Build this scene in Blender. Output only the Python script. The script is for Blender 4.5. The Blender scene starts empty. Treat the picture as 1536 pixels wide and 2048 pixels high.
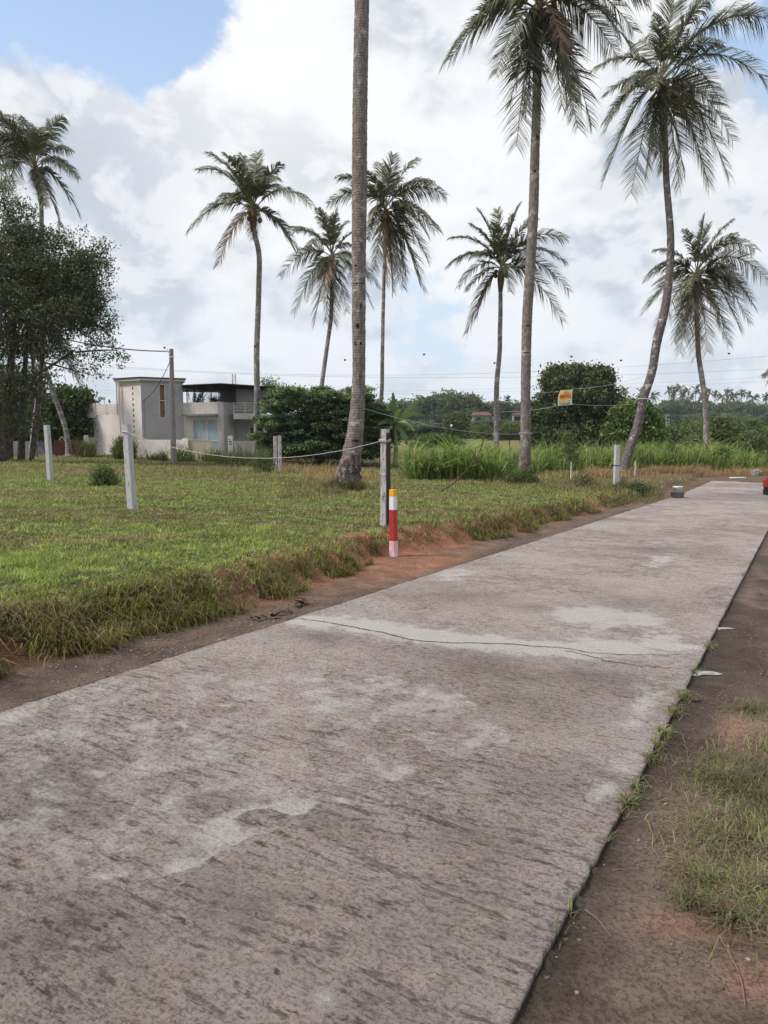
import bpy, math, random
import numpy as np
from mathutils import Vector

# ------------------------------------------------------------------ camera, sky, sun
scene = bpy.context.scene
COL = scene.collection
F = 1480.0
PITCH = math.atan(159.0/F)
CT, ST = math.cos(PITCH), math.sin(PITCH)
CAMZ = 1.55
cam_d = bpy.data.cameras.new('camera')
cam_d.sensor_fit = 'VERTICAL'; cam_d.sensor_height = 36.0; cam_d.lens = 36.0*F/2048
cam_d.clip_start = 0.05; cam_d.clip_end = 9000
cam = bpy.data.objects.new('camera', cam_d); COL.objects.link(cam)
cam.location = (0, 0, CAMZ); cam.rotation_euler = (math.pi/2-PITCH, 0, 0)
scene.camera = cam
scene.view_settings.view_transform = 'Standard'
scene.view_settings.look = 'None'
scene.view_settings.exposure = 0.40
scene.view_settings.gamma = 1.0
scene.cycles.max_bounces = 6
scene.cycles.transparent_max_bounces = 8

SUN_EL, SUN_AZ = 52.0, -105.0     # azimuth from +Y (camera heading), clockwise
sd = bpy.data.lights.new('sun', 'SUN'); sd.energy = 3.3; sd.angle = math.radians(11); sd.color = (1.0, 0.94, 0.87)
sun = bpy.data.objects.new('sun', sd); COL.objects.link(sun)
a_, e_ = math.radians(SUN_AZ), math.radians(SUN_EL)
sdir = Vector((math.sin(a_)*math.cos(e_), math.cos(a_)*math.cos(e_), math.sin(e_)))
sun.rotation_euler = sdir.to_track_quat('Z', 'Y').to_euler()
sun.location = (-20, -5, 40)

def at(px, py, Y):
    """point on the ray of photo position (px,py) at world depth Y"""
    u = (px-768)/F; v = (1024-py)/F
    dy = CT+v*ST; t = Y/dy
    return np.array([u*t, Y, CAMZ+(v*CT-ST)*t])

# ---- node helpers
def N(nt, t, **kw):
    n = nt.nodes.new(t)
    for k, v in kw.items():
        if k.startswith('i_'):
            n.inputs[int(k[2:])].default_value = v
        else: setattr(n, k, v)
    return n
def math_n(nt, op, a, b=None, c=None, clamp=False):
    n = nt.nodes.new('ShaderNodeMath'); n.operation = op; n.use_clamp = clamp
    for i, x in enumerate((a, b, c)):
        if x is None: continue
        if isinstance(x, (int, float)): n.inputs[i].default_value = x
        else: nt.links.new(x, n.inputs[i])
    return n.outputs[0]
def mixc(nt, fac, a, b, blend='MIX'):
    n = nt.nodes.new('ShaderNodeMix'); n.data_type = 'RGBA'; n.blend_type = blend
    for i, x in ((0, fac), (6, a), (7, b)):
        if isinstance(x, (int, float)): n.inputs[i].default_value = x
        elif isinstance(x, (tuple, list)): n.inputs[i].default_value = (x[0], x[1], x[2], 1)
        else: nt.links.new(x, n.inputs[i])
    return n.outputs[2]
def noise(nt, vec, scale, detail=4, rough=0.55, dist=0.0, w=None):
    n = nt.nodes.new('ShaderNodeTexNoise'); n.inputs['Scale'].default_value = scale
    n.inputs['Detail'].default_value = detail; n.inputs['Roughness'].default_value = rough
    n.inputs['Distortion'].default_value = dist
    if vec is not None: nt.links.new(vec, n.inputs['Vector'])
    return n.outputs['Fac']
def mapping(nt, vec, scale=(1, 1, 1), rot=(0, 0, 0), loc=(0, 0, 0)):
    n = nt.nodes.new('ShaderNodeMapping'); nt.links.new(vec, n.inputs['Vector'])
    n.inputs['Scale'].default_value = scale; n.inputs['Rotation'].default_value = rot; n.inputs['Location'].default_value = loc
    return n.outputs[0]
def ramp(nt, fac, a, b, ca=(0, 0, 0), cb=(1, 1, 1)):
    n = nt.nodes.new('ShaderNodeMapRange'); n.interpolation_type = 'SMOOTHSTEP'
    n.inputs['From Min'].default_value = a; n.inputs['From Max'].default_value = b
    nt.links.new(fac, n.inputs['Value']); return n.outputs[0]

# ---- world: Nishita sky with broken cloud laid out by direction
world = bpy.data.worlds.new("World"); scene.world = world; world.use_nodes = True
wt = world.node_tree
for n in list(wt.nodes): wt.nodes.remove(n)
sky = N(wt, 'ShaderNodeTexSky'); sky.sky_type = 'NISHITA'; sky.sun_disc = False
sky.sun_elevation = math.radians(SUN_EL); sky.sun_rotation = math.radians(SUN_AZ)
sky.air_density = 1.0; sky.dust_density = 0.6; sky.ozone_density = 1.5
tc = N(wt, 'ShaderNodeTexCoord')
dirv = tc.outputs['Generated']
sx = N(wt, 'ShaderNodeSeparateXYZ'); wt.links.new(dirv, sx.inputs[0])
zc = math_n(wt, 'ADD', math_n(wt, 'MAXIMUM', sx.outputs[2], 0.0), 0.22)
cx = math_n(wt, 'DIVIDE', sx.outputs[0], zc); cy = math_n(wt, 'DIVIDE', sx.outputs[1], zc)
cmb = N(wt, 'ShaderNodeCombineXYZ'); wt.links.new(cx, cmb.inputs[0]); wt.links.new(cy, cmb.inputs[1])
cv = cmb.outputs[0]
def blob(px, py, r, amp):
    d = at(px, py, 1.0)-np.array([0, 0, CAMZ]); d = d/np.linalg.norm(d)
    vd = N(wt, 'ShaderNodeVectorMath', operation='DISTANCE'); wt.links.new(dirv, vd.inputs[0]); vd.inputs[1].default_value = tuple(d)
    mr = N(wt, 'ShaderNodeMapRange'); mr.interpolation_type = 'SMOOTHSTEP'
    mr.inputs['From Min'].default_value = r; mr.inputs['From Max'].default_value = 0.0
    mr.inputs['To Min'].default_value = 0; mr.inputs['To Max'].default_value = amp
    wt.links.new(vd.outputs['Value'], mr.inputs['Value']); return mr.outputs[0]
n1 = noise(wt, mapping(wt, cv, loc=(3.1, 1.7, 0)), 2.6, 7, 0.56, 0.25)
n2 = noise(wt, mapping(wt, cv, loc=(8.4, 5.2, 0)), 1.3, 5, 0.55, 0.2)
nd3 = noise(wt, dirv, 3.8, 9, 0.60, 0.35)
cov = math_n(wt, 'SUBTRACT', math_n(wt, 'ADD', math_n(wt, 'MULTIPLY', n1, 0.45), math_n(wt, 'MULTIPLY', nd3, 1.25)), 0.35)
# holes of blue where the photograph has them, thicker cloud elsewhere
for b in ((60, -60, .20, -.42), (300, -20, .17, -.36), (400, 20, .10, -.12), (800, -30, .09, -.22), (1560, 30, .17, -.42), (900, 640, .30, -.035), (650, 720, .25, -.03), (1400, 730, .3, -.05)):
    cov = math_n(wt, 'ADD', cov, blob(*b))
for b in ((560, 200, .26, .12), (60, 240, .16, .14), (230, 300, .22, .14), (1200, 200, .3, .05)):
    cov = math_n(wt, 'ADD', cov, blob(*b))
mask = ramp(wt, cov, 0.28, 0.40)
# shade inside the cloud layer
shn = noise(wt, mapping(wt, dirv, scale=(1, 1, 1.7), loc=(.37, 0, .10)), 5.2, 7, 0.52, 0.25)
shl = ramp(wt, shn, 0.42, 0.57)
puf = noise(wt, mapping(wt, dirv, scale=(1, 1, 1.4), loc=(2.3, 1, 0)), 11.0, 6, 0.58, 0.3)
puff = ramp(wt, puf, 0.43, 0.55)
cshade = mixc(wt, shl, (7.2, 7.35, 7.6), (4.5, 4.9, 5.55))
cshade = mixc(wt, math_n(wt, 'MULTIPLY', puff, 0.60), cshade, (7.7, 7.75, 7.85))
# brighter bank of cloud high up, paler thin cloud low down
low = ramp(wt, sx.outputs[2], 0.34, 0.02)
cshade = mixc(wt, math_n(wt, 'MULTIPLY', low, 0.45), cshade, (5.6, 6.3, 7.1))
bright = blob(520, 180, .26, .6)
cshade = mixc(wt, bright, cshade, (7.7, 7.75, 7.8))
skyc = N(wt, 'ShaderNodeVectorMath', operation='SCALE'); wt.links.new(sky.outputs[0], skyc.inputs[0]); skyc.inputs['Scale'].default_value = 1.55
skyl = mixc(wt, 0.45, skyc.outputs[0], (4.6, 6.0, 7.8))
skyl = mixc(wt, math_n(wt, 'MULTIPLY', ramp(wt, sx.outputs[2], 0.50, 0.10), .85), skyl, (5.3, 6.2, 7.2))
final = mixc(wt, mask, skyl, cshade)
bg = N(wt, 'ShaderNodeBackground'); bg.inputs[1].default_value = 0.1
wt.links.new(final, bg.inputs[0])
wo = N(wt, 'ShaderNodeOutputWorld'); wt.links.new(bg.outputs[0], wo.inputs[0])
world.cycles.sampling_method = 'MANUAL'; world.cycles.sample_map_resolution = 512

# ------------------------------------------------------------------ numeric helpers
rng = np.random.default_rng(7)
random.seed(7)
def _hash(ix, iy, seed):
    h = (ix.astype(np.int64)*374761393 + iy.astype(np.int64)*668265263 + seed*1442695041) & 0xffffffff
    h = ((h ^ (h >> 13))*1274126177) & 0xffffffff
    return ((h ^ (h >> 16)) & 0xffff)/65535.0
def vn(x, y, seed=0):
    x = np.asarray(x, float); y = np.asarray(y, float)
    ix = np.floor(x); iy = np.floor(y); fx = x-ix; fy = y-iy
    fx = fx*fx*(3-2*fx); fy = fy*fy*(3-2*fy)
    a = _hash(ix, iy, seed); b = _hash(ix+1, iy, seed); c = _hash(ix, iy+1, seed); d = _hash(ix+1, iy+1, seed)
    return (a*(1-fx)+b*fx)*(1-fy)+(c*(1-fx)+d*fx)*fy
def fbm(x, y, seed=0, o=4):
    s = 0; a = 0.5; t = 0
    for i in range(o):
        s = s+a*vn(np.asarray(x)*2**i, np.asarray(y)*2**i, seed+i*17); t += a; a *= .5
    return s/t
def sm(x, a, b):
    t = np.clip((np.asarray(x, float)-a)/(b-a), 0, 1); return t*t*(3-2*t)

DX, DY = 0.496, 0.8683           # road direction
def sw(x, y): return x*DX+y*DY, x*DY-y*DX
def xy(s, w): return s*DX+w*DY, s*DY-w*DX
RW0, RW1 = -3.98, -0.62          # road slab edges
S_END = 39.0
def profile(s):
    s = np.asarray(s, float)
    # falls along the road, then levels out
    a = np.where(s < 26, s, 26+8*(1-np.exp(-np.clip(s-26, 0, None)/8)))
    return -0.0245*a
def bank_edge(s):
    return -4.74-.42*np.exp(-((s-9.3)/1.3)**2)-0.22*(fbm(s*.9, s*0+3, 5)-.5)*2-0.12*(fbm(s*3.5, s*0+9, 8, 3)-.5)*2
def H(x, y):
    x = np.asarray(x, float); y = np.asarray(y, float)
    s, w = sw(x, y)
    g = sm(w, -36, -8)
    z = profile(s)*g
    far = sm(np.hypot(x, y), 55, 110)
    z = z*(1-far)+(-1.25+1.8*sm(y, 80, 210)+3.2*sm(x, 50, 140)*sm(y, 200, 330)-.6*sm(y, 900, 2000))*far
    # bank on the left of the road
    top = 0.30*(1-sm(s, 19, 30)*.45)
    e = bank_edge(s)
    steep = 0.42+0.1*fbm(s*1.1, s*0, 31)
    b = sm(w, e, e-steep)
    lump = (fbm(s*2.2, w*2.2, 3)-.5)*.14*sm(w, e+.05, e-.3)*sm(s, 45, 30)+(fbm(s*6, w*6, 6)-.5)*.13*sm(w, e+.05, e-.2)*sm(w, e-1.3, e-.5)*sm(s, 30, 16)
    z = z+top*b*(1-far)*(1-.25*sm(w, -8, -30))+lump
    z = z+(fbm(x*.35, y*.35, 12)-.5)*.16*sm(w, -6.2, -9)*(1-far)
    # gutter beside the slab
    z = z-0.03*np.exp(-((w-(-4.3))/.2)**2)*(s < 30)
    # right hand shoulder, a little below the slab
    r = sm(w, RW1-.02, RW1+.02)
    z = z-0.016*r+(fbm(s*1.3, w*1.3, 21)-.5)*.045*sm(w, RW1+.1, .3)-0.022*np.exp(-((w-RW1-.012)/.012)**2)+(fbm(s*.5, w*.5, 27)-.5)*.2*sm(w, .4, 3)
    # under the slab
    ins = sm(w, RW0-.02, RW0+.04)*(1-sm(w, RW1-.04, RW1+.0))*(s < S_END-.1)
    z = z-0.10*ins
    return z
def Hs(x, y): return float(H(np.array([x]), np.array([y]))[0])
def ground(px, Y, py=930):
    p = at(px, py, Y); return np.array([p[0], p[1], Hs(p[0], p[1])])

# ------------------------------------------------------------------ object helpers
def tag(o, label=None, cat=None, group=None, kind=None):
    if label: o['label'] = label
    if cat: o['category'] = cat
    if group: o['group'] = group
    if kind: o['kind'] = kind
    return o
def empty(name, loc, label, cat, group=None):
    o = bpy.data.objects.new(name, None); COL.objects.link(o)
    o.empty_display_size = .3
    o.location = tuple(float(c) for c in loc)
    return tag(o, label, cat, group)
def nmesh(name, V, Fc, mat, parent=None, col=None, smooth=False, origin=None):
    """V Nx3 world coords, Fc MxK"""
    V = np.asarray(V, np.float32).reshape(-1, 3)
    off = np.zeros(3, np.float32)
    if parent is not None:
        p = parent
        while p is not None:
            off += np.array(p.location, np.float32); p = p.parent
    elif origin is not None: off = np.array(origin, np.float32)
    me = bpy.data.meshes.new(name)
    if isinstance(Fc, list):
        me.from_pydata([tuple(map(float, v)) for v in (V-off)], [], Fc)
    else:
        Fc = np.asarray(Fc, np.int32); k = Fc.shape[1]
        me.vertices.add(len(V)); me.vertices.foreach_set('co', (V-off).ravel())
        me.loops.add(Fc.size); me.loops.foreach_set('vertex_index', Fc.ravel())
        me.polygons.add(len(Fc)); me.polygons.foreach_set('loop_start', np.arange(0, Fc.size, k, dtype=np.int32))
        me.polygons.foreach_set('loop_total', np.full(len(Fc), k, np.int32))
        me.update(calc_edges=True)
    if col is not None:
        at_ = me.attributes.new('Col', 'FLOAT_COLOR', 'POINT')
        c4 = np.ones((len(V), 4), np.float32); c4[:, :3] = col
        at_.data.foreach_set('color', c4.ravel())
    if smooth: me.polygons.foreach_set('use_smooth', np.ones(len(me.polygons), bool))
    me.materials.append(mat)
    o = bpy.data.objects.new(name, me); COL.objects.link(o)
    if parent is not None: o.parent = parent
    else: o.location = tuple(float(c) for c in off)
    return o
class MB:
    def __init__(s): s.V = []; s.F = []; s.n = 0
    def add(s, V, Fs):
        s.V += [tuple(map(float, v)) for v in V]; s.F += [tuple(int(i)+s.n for i in f) for f in Fs]; s.n += len(V); return s
    def prism(s, poly, z0, z1):
        """poly: list of xy (counter clockwise); z0,z1 scalars or lists"""
        n = len(poly)
        z0 = [z0]*n if np.isscalar(z0) else z0; z1 = [z1]*n if np.isscalar(z1) else z1
        V = [(p[0], p[1], z0[i]) for i, p in enumerate(poly)]+[(p[0], p[1], z1[i]) for i, p in enumerate(poly)]
        Fs = [tuple(range(n-1, -1, -1)), tuple(range(n, 2*n))]+[(i, (i+1) % n, (i+1) % n+n, i+n) for i in range(n)]
        return s.add(V, Fs)
    def box(s, c, sz, rz=0):
        c_, s_ = math.cos(rz), math.sin(rz); hx, hy = sz[0]/2, sz[1]/2
        poly = [(c[0]+x*c_-y*s_, c[1]+x*s_+y*c_) for x, y in ((-hx, -hy), (hx, -hy), (hx, hy), (-hx, hy))]
        return s.prism(poly, c[2]-sz[2]/2, c[2]+sz[2]/2)
    def tube(s, pts, rad, n=8, cap=True):
        V, Fs = tube_arrays(pts, rad, n); 
        s.add(V, Fs.tolist())
        if cap:
            m = len(pts); b = s.n-len(V)
            s.F.append(tuple(b+i for i in range(n-1, -1, -1))); s.F.append(tuple(b+(m-1)*n+i for i in range(n)))
        return s
    def build(s, name, mat, parent=None, origin=None, smooth=False, bevel=0):
        o = nmesh(name, np.array(s.V), [list(f) for f in s.F], mat, parent, origin=origin, smooth=smooth)
        if bevel:
            m = o.modifiers.new('bevel', 'BEVEL'); m.width = bevel; m.segments = 2; m.limit_method = 'ANGLE'
        return o
def tube_arrays(pts, rad, n=8):
    P = np.asarray(pts, float); m = len(P)
    R = np.full(m, rad) if np.isscalar(rad) else np.asarray(rad, float)
    T = np.gradient(P, axis=0); T /= np.linalg.norm(T, axis=1)[:, None]+1e-9
    ref = np.array([1.0, 0, 0]) if abs(T[0, 0]) < .8 else np.array([0, 0, 1.0])
    A = ref[None]-T*(T@ref)[:, None]; A /= np.linalg.norm(A, axis=1)[:, None]+1e-9
    B = np.cross(T, A)
    th = np.arange(n)*2*np.pi/n
    V = P[:, None]+(A[:, None]*np.cos(th)[None, :, None]+B[:, None]*np.sin(th)[None, :, None])*(R[:, None, None] if R.ndim == 1 else R[:, :, None])
    i = np.arange(m-1)[:, None]*n; j = np.arange(n)[None]; j2 = (j+1) % n
    Fq = np.stack([i+j, i+j2, i+n+j2, i+n+j], -1).reshape(-1, 4)
    return V.reshape(-1, 3), Fq
def spline(P, n):
    P = np.asarray(P, float); d = np.r_[0, np.cumsum(np.linalg.norm(np.diff(P[:, :3], axis=0), axis=1))]
    t = np.linspace(0, d[-1], n); out = np.zeros((n, P.shape[1]))
    m = np.gradient(P, d, axis=0)
    k = np.clip(np.searchsorted(d, t, 'right')-1, 0, len(d)-2); h = d[k+1]-d[k]; u = ((t-d[k])/h)[:, None]; h = h[:, None]
    return (2*u**3-3*u**2+1)*P[k]+(u**3-2*u**2+u)*h*m[k]+(-2*u**3+3*u**2)*P[k+1]+(u**3-u**2)*h*m[k+1]
def copy_tree(o, parent=None):
    c = o.copy(); COL.objects.link(c)
    if parent is not None: c.parent = parent
    for ch in list(o.children): copy_tree(ch, c)
    return c

# ------------------------------------------------------------------ materials
def mat(name):
    m = bpy.data.materials.new(name); m.use_nodes = True
    nt = m.node_tree; return m, nt, nt.nodes['Principled BSDF']
def setc(b, nt, x):
    if isinstance(x, tuple): b.inputs['Base Color'].default_value = (x[0], x[1], x[2], 1)
    else: nt.links.new(x, b.inputs['Base Color'])
def bump(nt, b, h, strength=.5, dist=.02):
    n = nt.nodes.new('ShaderNodeBump'); n.inputs['Strength'].default_value = strength; n.inputs['Distance'].default_value = dist
    nt.links.new(h, n.inputs['Height']); nt.links.new(n.outputs[0], b.inputs['Normal']); return n
def simple(name, c, rough=.7, var=.12, scale=6, metal=0, bmp=0, c2=None, spec=.3):
    m, nt, b = mat(name); tcn = N(nt, 'ShaderNodeTexCoord').outputs['Object']
    f = noise(nt, tcn, scale, 6, .65)
    d = c2 or tuple(x*(1-var*2.2) for x in c)
    setc(b, nt, mixc(nt, ramp(nt, f, .38, .66), c, d))
    b.inputs['Roughness'].default_value = rough; b.inputs['Metallic'].default_value = metal
    b.inputs['Specular IOR Level'].default_value = spec
    if bmp: bump(nt, b, noise(nt, tcn, scale*8, 5, .6), bmp, .01)
    return m
def foliage(name, trans=.25, rough=.55, spec=.25, tint=(1, 1, 1)):
    m, nt, b = mat(name)
    a = N(nt, 'ShaderNodeAttribute'); a.attribute_name = 'Col'
    c = mixc(nt, 1.0, a.outputs['Color'], tint, 'MULTIPLY')
    setc(b, nt, c); b.inputs['Roughness'].default_value = rough; b.inputs['Specular IOR Level'].default_value = spec
    tr = N(nt, 'ShaderNodeBsdfTranslucent')
    c2 = mixc(nt, 1.0, c, (1.25, 1.45, .75), 'MULTIPLY'); nt.links.new(c2, tr.inputs[0])
    mx = N(nt, 'ShaderNodeMixShader'); mx.inputs[0].default_value = trans
    nt.links.new(b.outputs[0], mx.inputs[1]); nt.links.new(tr.outputs[0], mx.inputs[2])
    nt.links.new(mx.outputs[0], nt.nodes['Material Output'].inputs['Surface'])
    return m
M_leaf = foliage('leaf'); M_grass = foliage('grass', .3, .6, .2); M_frond = foliage('frond', .14, .42, .5)

def trunk_mat(name, base, dark, pale, ring=9.0, lich=.55, rough_base=False):
    m, nt, b = mat(name); t = N(nt, 'ShaderNodeTexCoord').outputs['Object']
    fine = noise(nt, mapping(nt, t, scale=(1, 1, .35)), 14, 6, .7)
    blot = noise(nt, t, 3.0, 5, .6)
    # leaf-scar rings
    wv = N(nt, 'ShaderNodeTexWave', wave_type='BANDS', bands_direction='Z'); wv.inputs['Scale'].default_value = ring/6.283
    wv.inputs['Distortion'].default_value = 2.2; wv.inputs['Detail'].default_value = 3; wv.inputs['Detail Scale'].default_value = 1.2
    nt.links.new(t, wv.inputs['Vector'])
    rg = ramp(nt, wv.outputs['Fac'], .0, .35)
    c = mixc(nt, ramp(nt, fine, .35, .65), base, dark)
    c = mixc(nt, ramp(nt, blot, lich, lich+.12), c, pale)
    c = mixc(nt, math_n(nt, 'MULTIPLY', math_n(nt, 'SUBTRACT', 1.0, rg), .38), c, dark)
    szz = N(nt, 'ShaderNodeSeparateXYZ'); nt.links.new(t, szz.inputs[0])
    if rough_base:
        rb = ramp(nt, math_n(nt, 'ADD', szz.outputs[2], math_n(nt, 'MULTIPLY', blot, 1.6)), 2.5, 1.2)
        crk = noise(nt, mapping(nt, t, scale=(1, 1, .6)), 9, 7, .8)
        c = mixc(nt, rb, c, mixc(nt, ramp(nt, crk, .42, .58), (.24, .19, .175), (.045, .032, .028)))
        fine = math_n(nt, 'SUBTRACT', fine, math_n(nt, 'MULTIPLY', math_n(nt, 'MULTIPLY', ramp(nt, crk, .42, .58), rb), 2.0))
    setc(b, nt, c); b.inputs['Roughness'].default_value = .9; b.inputs['Specular IOR Level'].default_value = .15
    hgt = math_n(nt, 'ADD', math_n(nt, 'MULTIPLY', rg, .6), math_n(nt, 'MULTIPLY', fine, .7))
    bump(nt, b, hgt, .6, .03)
    return m
M_trunk = trunk_mat('palm_bark', (.245, .215, .20), (.12, .10, .092), (.36, .34, .32), ring=26.0, rough_base=True)
M_trunk_far = trunk_mat('palm_bark_far', (.27, .245, .235), (.13, .115, .105), (.38, .36, .345), 12, .5)
M_trunk_lichen = trunk_mat('palm_bark_lichen', (.19, .165, .165), (.07, .057, .06), (.40, .39, .37), 16, .55)
M_wood = simple('branch_bark', (.11, .09, .07), .9, .3, 5, bmp=.4)
M_scar = simple('bark_scar', (.02, .016, .014), .95)

# ground
M_ground, nt, b = mat('ground_earth')
a = N(nt, 'ShaderNodeAttribute'); a.attribute_name = 'Col'
t = N(nt, 'ShaderNodeTexCoord').outputs['Object']
f1 = noise(nt, t, 3.0, 10, .74); f2 = noise(nt, t, 55, 5, .7)
c = mixc(nt, ramp(nt, f1, .3, .7), mixc(nt, 1.0, a.outputs['Color'], (.62, .60, .58), 'MULTIPLY'), mixc(nt, 1.0, a.outputs['Color'], (1.25, 1.25, 1.25), 'MULTIPLY'))
c = mixc(nt, math_n(nt, 'MULTIPLY', ramp(nt, f2, .48, .58), .75), c, mixc(nt, 1.0, c, (.5, .48, .46), 'MULTIPLY'))
vo = N(nt, 'ShaderNodeTexVoronoi'); vo.inputs['Scale'].default_value = 30; vo.inputs['Randomness'].default_value = 1; nt.links.new(t, vo.inputs['Vector'])
peb = ramp(nt, vo.outputs['Distance'], .34, .22)
pick = ramp(nt, noise(nt, t, 5, 3, .6), .47, .6)
sep = N(nt, 'ShaderNodeSeparateColor'); nt.links.new(vo.outputs['Color'], sep.inputs[0])
pick = math_n(nt, 'MULTIPLY', pick, ramp(nt, sep.outputs[0], .60, .75))
peb = math_n(nt, 'MULTIPLY', peb, pick)
c = mixc(nt, math_n(nt, 'MULTIPLY', peb, .6), c, (.24, .21, .19))
setc(b, nt, c); b.inputs['Roughness'].default_value = .95; b.inputs['Specular IOR Level'].default_value = .1
bump(nt, b, math_n(nt, 'ADD', math_n(nt, 'ADD', f1, math_n(nt, 'MULTIPLY', f2, .6)), math_n(nt, 'MULTIPLY', peb, .5)), 1.0, .035)

# road concrete (object X runs across the road, Y along it)
M_road, nt, b = mat('worn_concrete')
t = N(nt, 'ShaderNodeTexCoord').outputs['Object']
a = N(nt, 'ShaderNodeAttribute'); a.attribute_name = 'Col'
sp = N(nt, 'ShaderNodeSeparateColor'); nt.links.new(a.outputs['Color'], sp.inputs[0])
patch, stain, groove = sp.outputs[0], sp.outputs[1], sp.outputs[2]
warp = N(nt, 'ShaderNodeTexNoise'); warp.inputs['Scale'].default_value = .9; warp.inputs['Detail'].default_value = 4; nt.links.new(t, warp.inputs['Vector'])
wsub = N(nt, 'ShaderNodeVectorMath', operation='SCALE'); nt.links.new(warp.outputs['Color'], wsub.inputs[0]); wsub.inputs['Scale'].default_value = .22
wadd = N(nt, 'ShaderNodeVectorMath', operation='ADD'); nt.links.new(t, wadd.inputs[0]); nt.links.new(wsub.outputs[0], wadd.inputs[1])
tw = wadd.outputs[0]
br1 = noise(nt, mapping(nt, tw, scale=(2.6, 11, 4), rot=(0, 0, .35)), 1.6, 9, .74)     # broom strokes across the slab
br2 = noise(nt, mapping(nt, tw, scale=(4.0, 18, 4), rot=(0, 0, -.25)), 2.4, 8, .76)
big = noise(nt, t, .8, 6, .62); mid = noise(nt, t, 4.2, 8, .74); fine = noise(nt, t, 62, 5, .70)
spk = noise(nt, mapping(nt, tw, scale=(1, 1.9, 1)), 17, 8, .78); str_ = noise(nt, mapping(nt, tw, scale=(14, 42, 5), rot=(0, 0, .10)), 1.6, 8, .80)
fine2 = noise(nt, t, 190, 2, .6)
base = mixc(nt, ramp(nt, big, .33, .68), (.56, .475, .44), (.365, .30, .274))
base = mixc(nt, math_n(nt, 'MULTIPLY', ramp(nt, mid, .44, .58), .65), base, (.62, .555, .53))
base = mixc(nt, math_n(nt, 'MULTIPLY', ramp(nt, str_, .50, .62), math_n(nt, 'ADD', .22, math_n(nt, 'MULTIPLY', groove, .30))), base, (.19, .155, .14))
base = mixc(nt, math_n(nt, 'MULTIPLY', ramp(nt, spk, .515, .60), math_n(nt, 'ADD', .34, math_n(nt, 'MULTIPLY', ramp(nt, big, .4, .6), .45))), base, (.115, .093, .083))
base = mixc(nt, math_n(nt, 'MULTIPLY', ramp(nt, spk, .46, .40), .30), base, (.58, .54, .52))
dk = math_n(nt, 'MULTIPLY', math_n(nt, 'MULTIPLY', ramp(nt, br1, .54, .62), ramp(nt, spk, .47, .54)), math_n(nt, 'ADD', math_n(nt, 'MULTIPLY', groove, .95), .08))
base = mixc(nt, dk, base, (.105, .084, .076))
dk2 = math_n(nt, 'MULTIPLY', ramp(nt, br2, .55, .66), math_n(nt, 'MULTIPLY', ramp(nt, mid, .5, .62), .75))
base = mixc(nt, dk2, base, (.12, .095, .085))
base = mixc(nt, math_n(nt, 'MULTIPLY', ramp(nt, fine, .50, .60), .70), base, mixc(nt, 1.0, base, (.44, .41, .40), 'MULTIPLY'))
base = mixc(nt, math_n(nt, 'MULTIPLY', ramp(nt, fine, .44, .36), .35), base, (.66, .61, .58))
base = mixc(nt, math_n(nt, 'MULTIPLY', ramp(nt, fine2, .5, .66), .35), base, mixc(nt, 1.0, base, (1.6, 1.6, 1.6), 'MULTIPLY'))
stn = math_n(nt, 'MULTIPLY', stain, math_n(nt, 'ADD', .35, ramp(nt, mid, .38, .62)), clamp=True)
base = mixc(nt, math_n(nt, 'MULTIPLY', stn, .62), base, (.155, .122, .102))
pm = math_n(nt, 'ADD', patch, math_n(nt, 'MULTIPLY', math_n(nt, 'SUBTRACT', mid, .5), 2.6))
pm = math_n(nt, 'ADD', pm, math_n(nt, 'MULTIPLY', math_n(nt, 'SUBTRACT', spk, .5), 1.2))
pm = math_n(nt, 'MULTIPLY', ramp(nt, pm, .28, .80), ramp(nt, patch, .03, .32))
pcol = mixc(nt, ramp(nt, fine, .35, .65), (.78, .75, .73), (.60, .57, .55))
base = mixc(nt, math_n(nt, 'MULTIPLY', pm, .80), base, pcol)
# pits
vo = N(nt, 'ShaderNodeTexVoronoi'); vo.inputs['Scale'].default_value = 11
jv = N(nt, 'ShaderNodeVectorMath', operation='SCALE'); jn = N(nt, 'ShaderNodeTexNoise'); jn.inputs['Scale'].default_value = 26; nt.links.new(t, jn.inputs['Vector']); nt.links.new(jn.outputs['Color'], jv.inputs[0]); jv.inputs['Scale'].default_value = .05
ja = N(nt, 'ShaderNodeVectorMath', operation='ADD'); nt.links.new(t, ja.inputs[0]); nt.links.new(jv.outputs[0], ja.inputs[1]); nt.links.new(mapping(nt, ja.outputs[0], scale=(.8, 1.5, 1)), vo.inputs['Vector'])
s2 = N(nt, 'ShaderNodeSeparateColor'); nt.links.new(vo.outputs['Color'], s2.inputs[0])
pit = math_n(nt, 'MULTIPLY', ramp(nt, vo.outputs['Distance'], .16, .08), ramp(nt, s2.outputs[0], .80, .90))
pit = math_n(nt, 'MULTIPLY', pit, math_n(nt, 'SUBTRACT', 1.0, pm))
base = mixc(nt, math_n(nt, 'MULTIPLY', pit, .8), base, (.08, .065, .058))
# thin pale ridges left by the trowel
vr = N(nt, 'ShaderNodeTexVoronoi', feature='DISTANCE_TO_EDGE'); vr.inputs['Scale'].default_value = .95
nt.links.new(mapping(nt, tw, scale=(1.0, 1.9, 1), rot=(0, 0, .5)), vr.inputs['Vector'])
rdg = math_n(nt, 'MULTIPLY', ramp(nt, vr.outputs['Distance'], .010, .001), ramp(nt, noise(nt, t, 1.9, 5, .6), .47, .56))
rdg = math_n(nt, 'MULTIPLY', rdg, groove)
base = mixc(nt, math_n(nt, 'MULTIPLY', rdg, .15), base, (.60, .55, .52))
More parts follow.
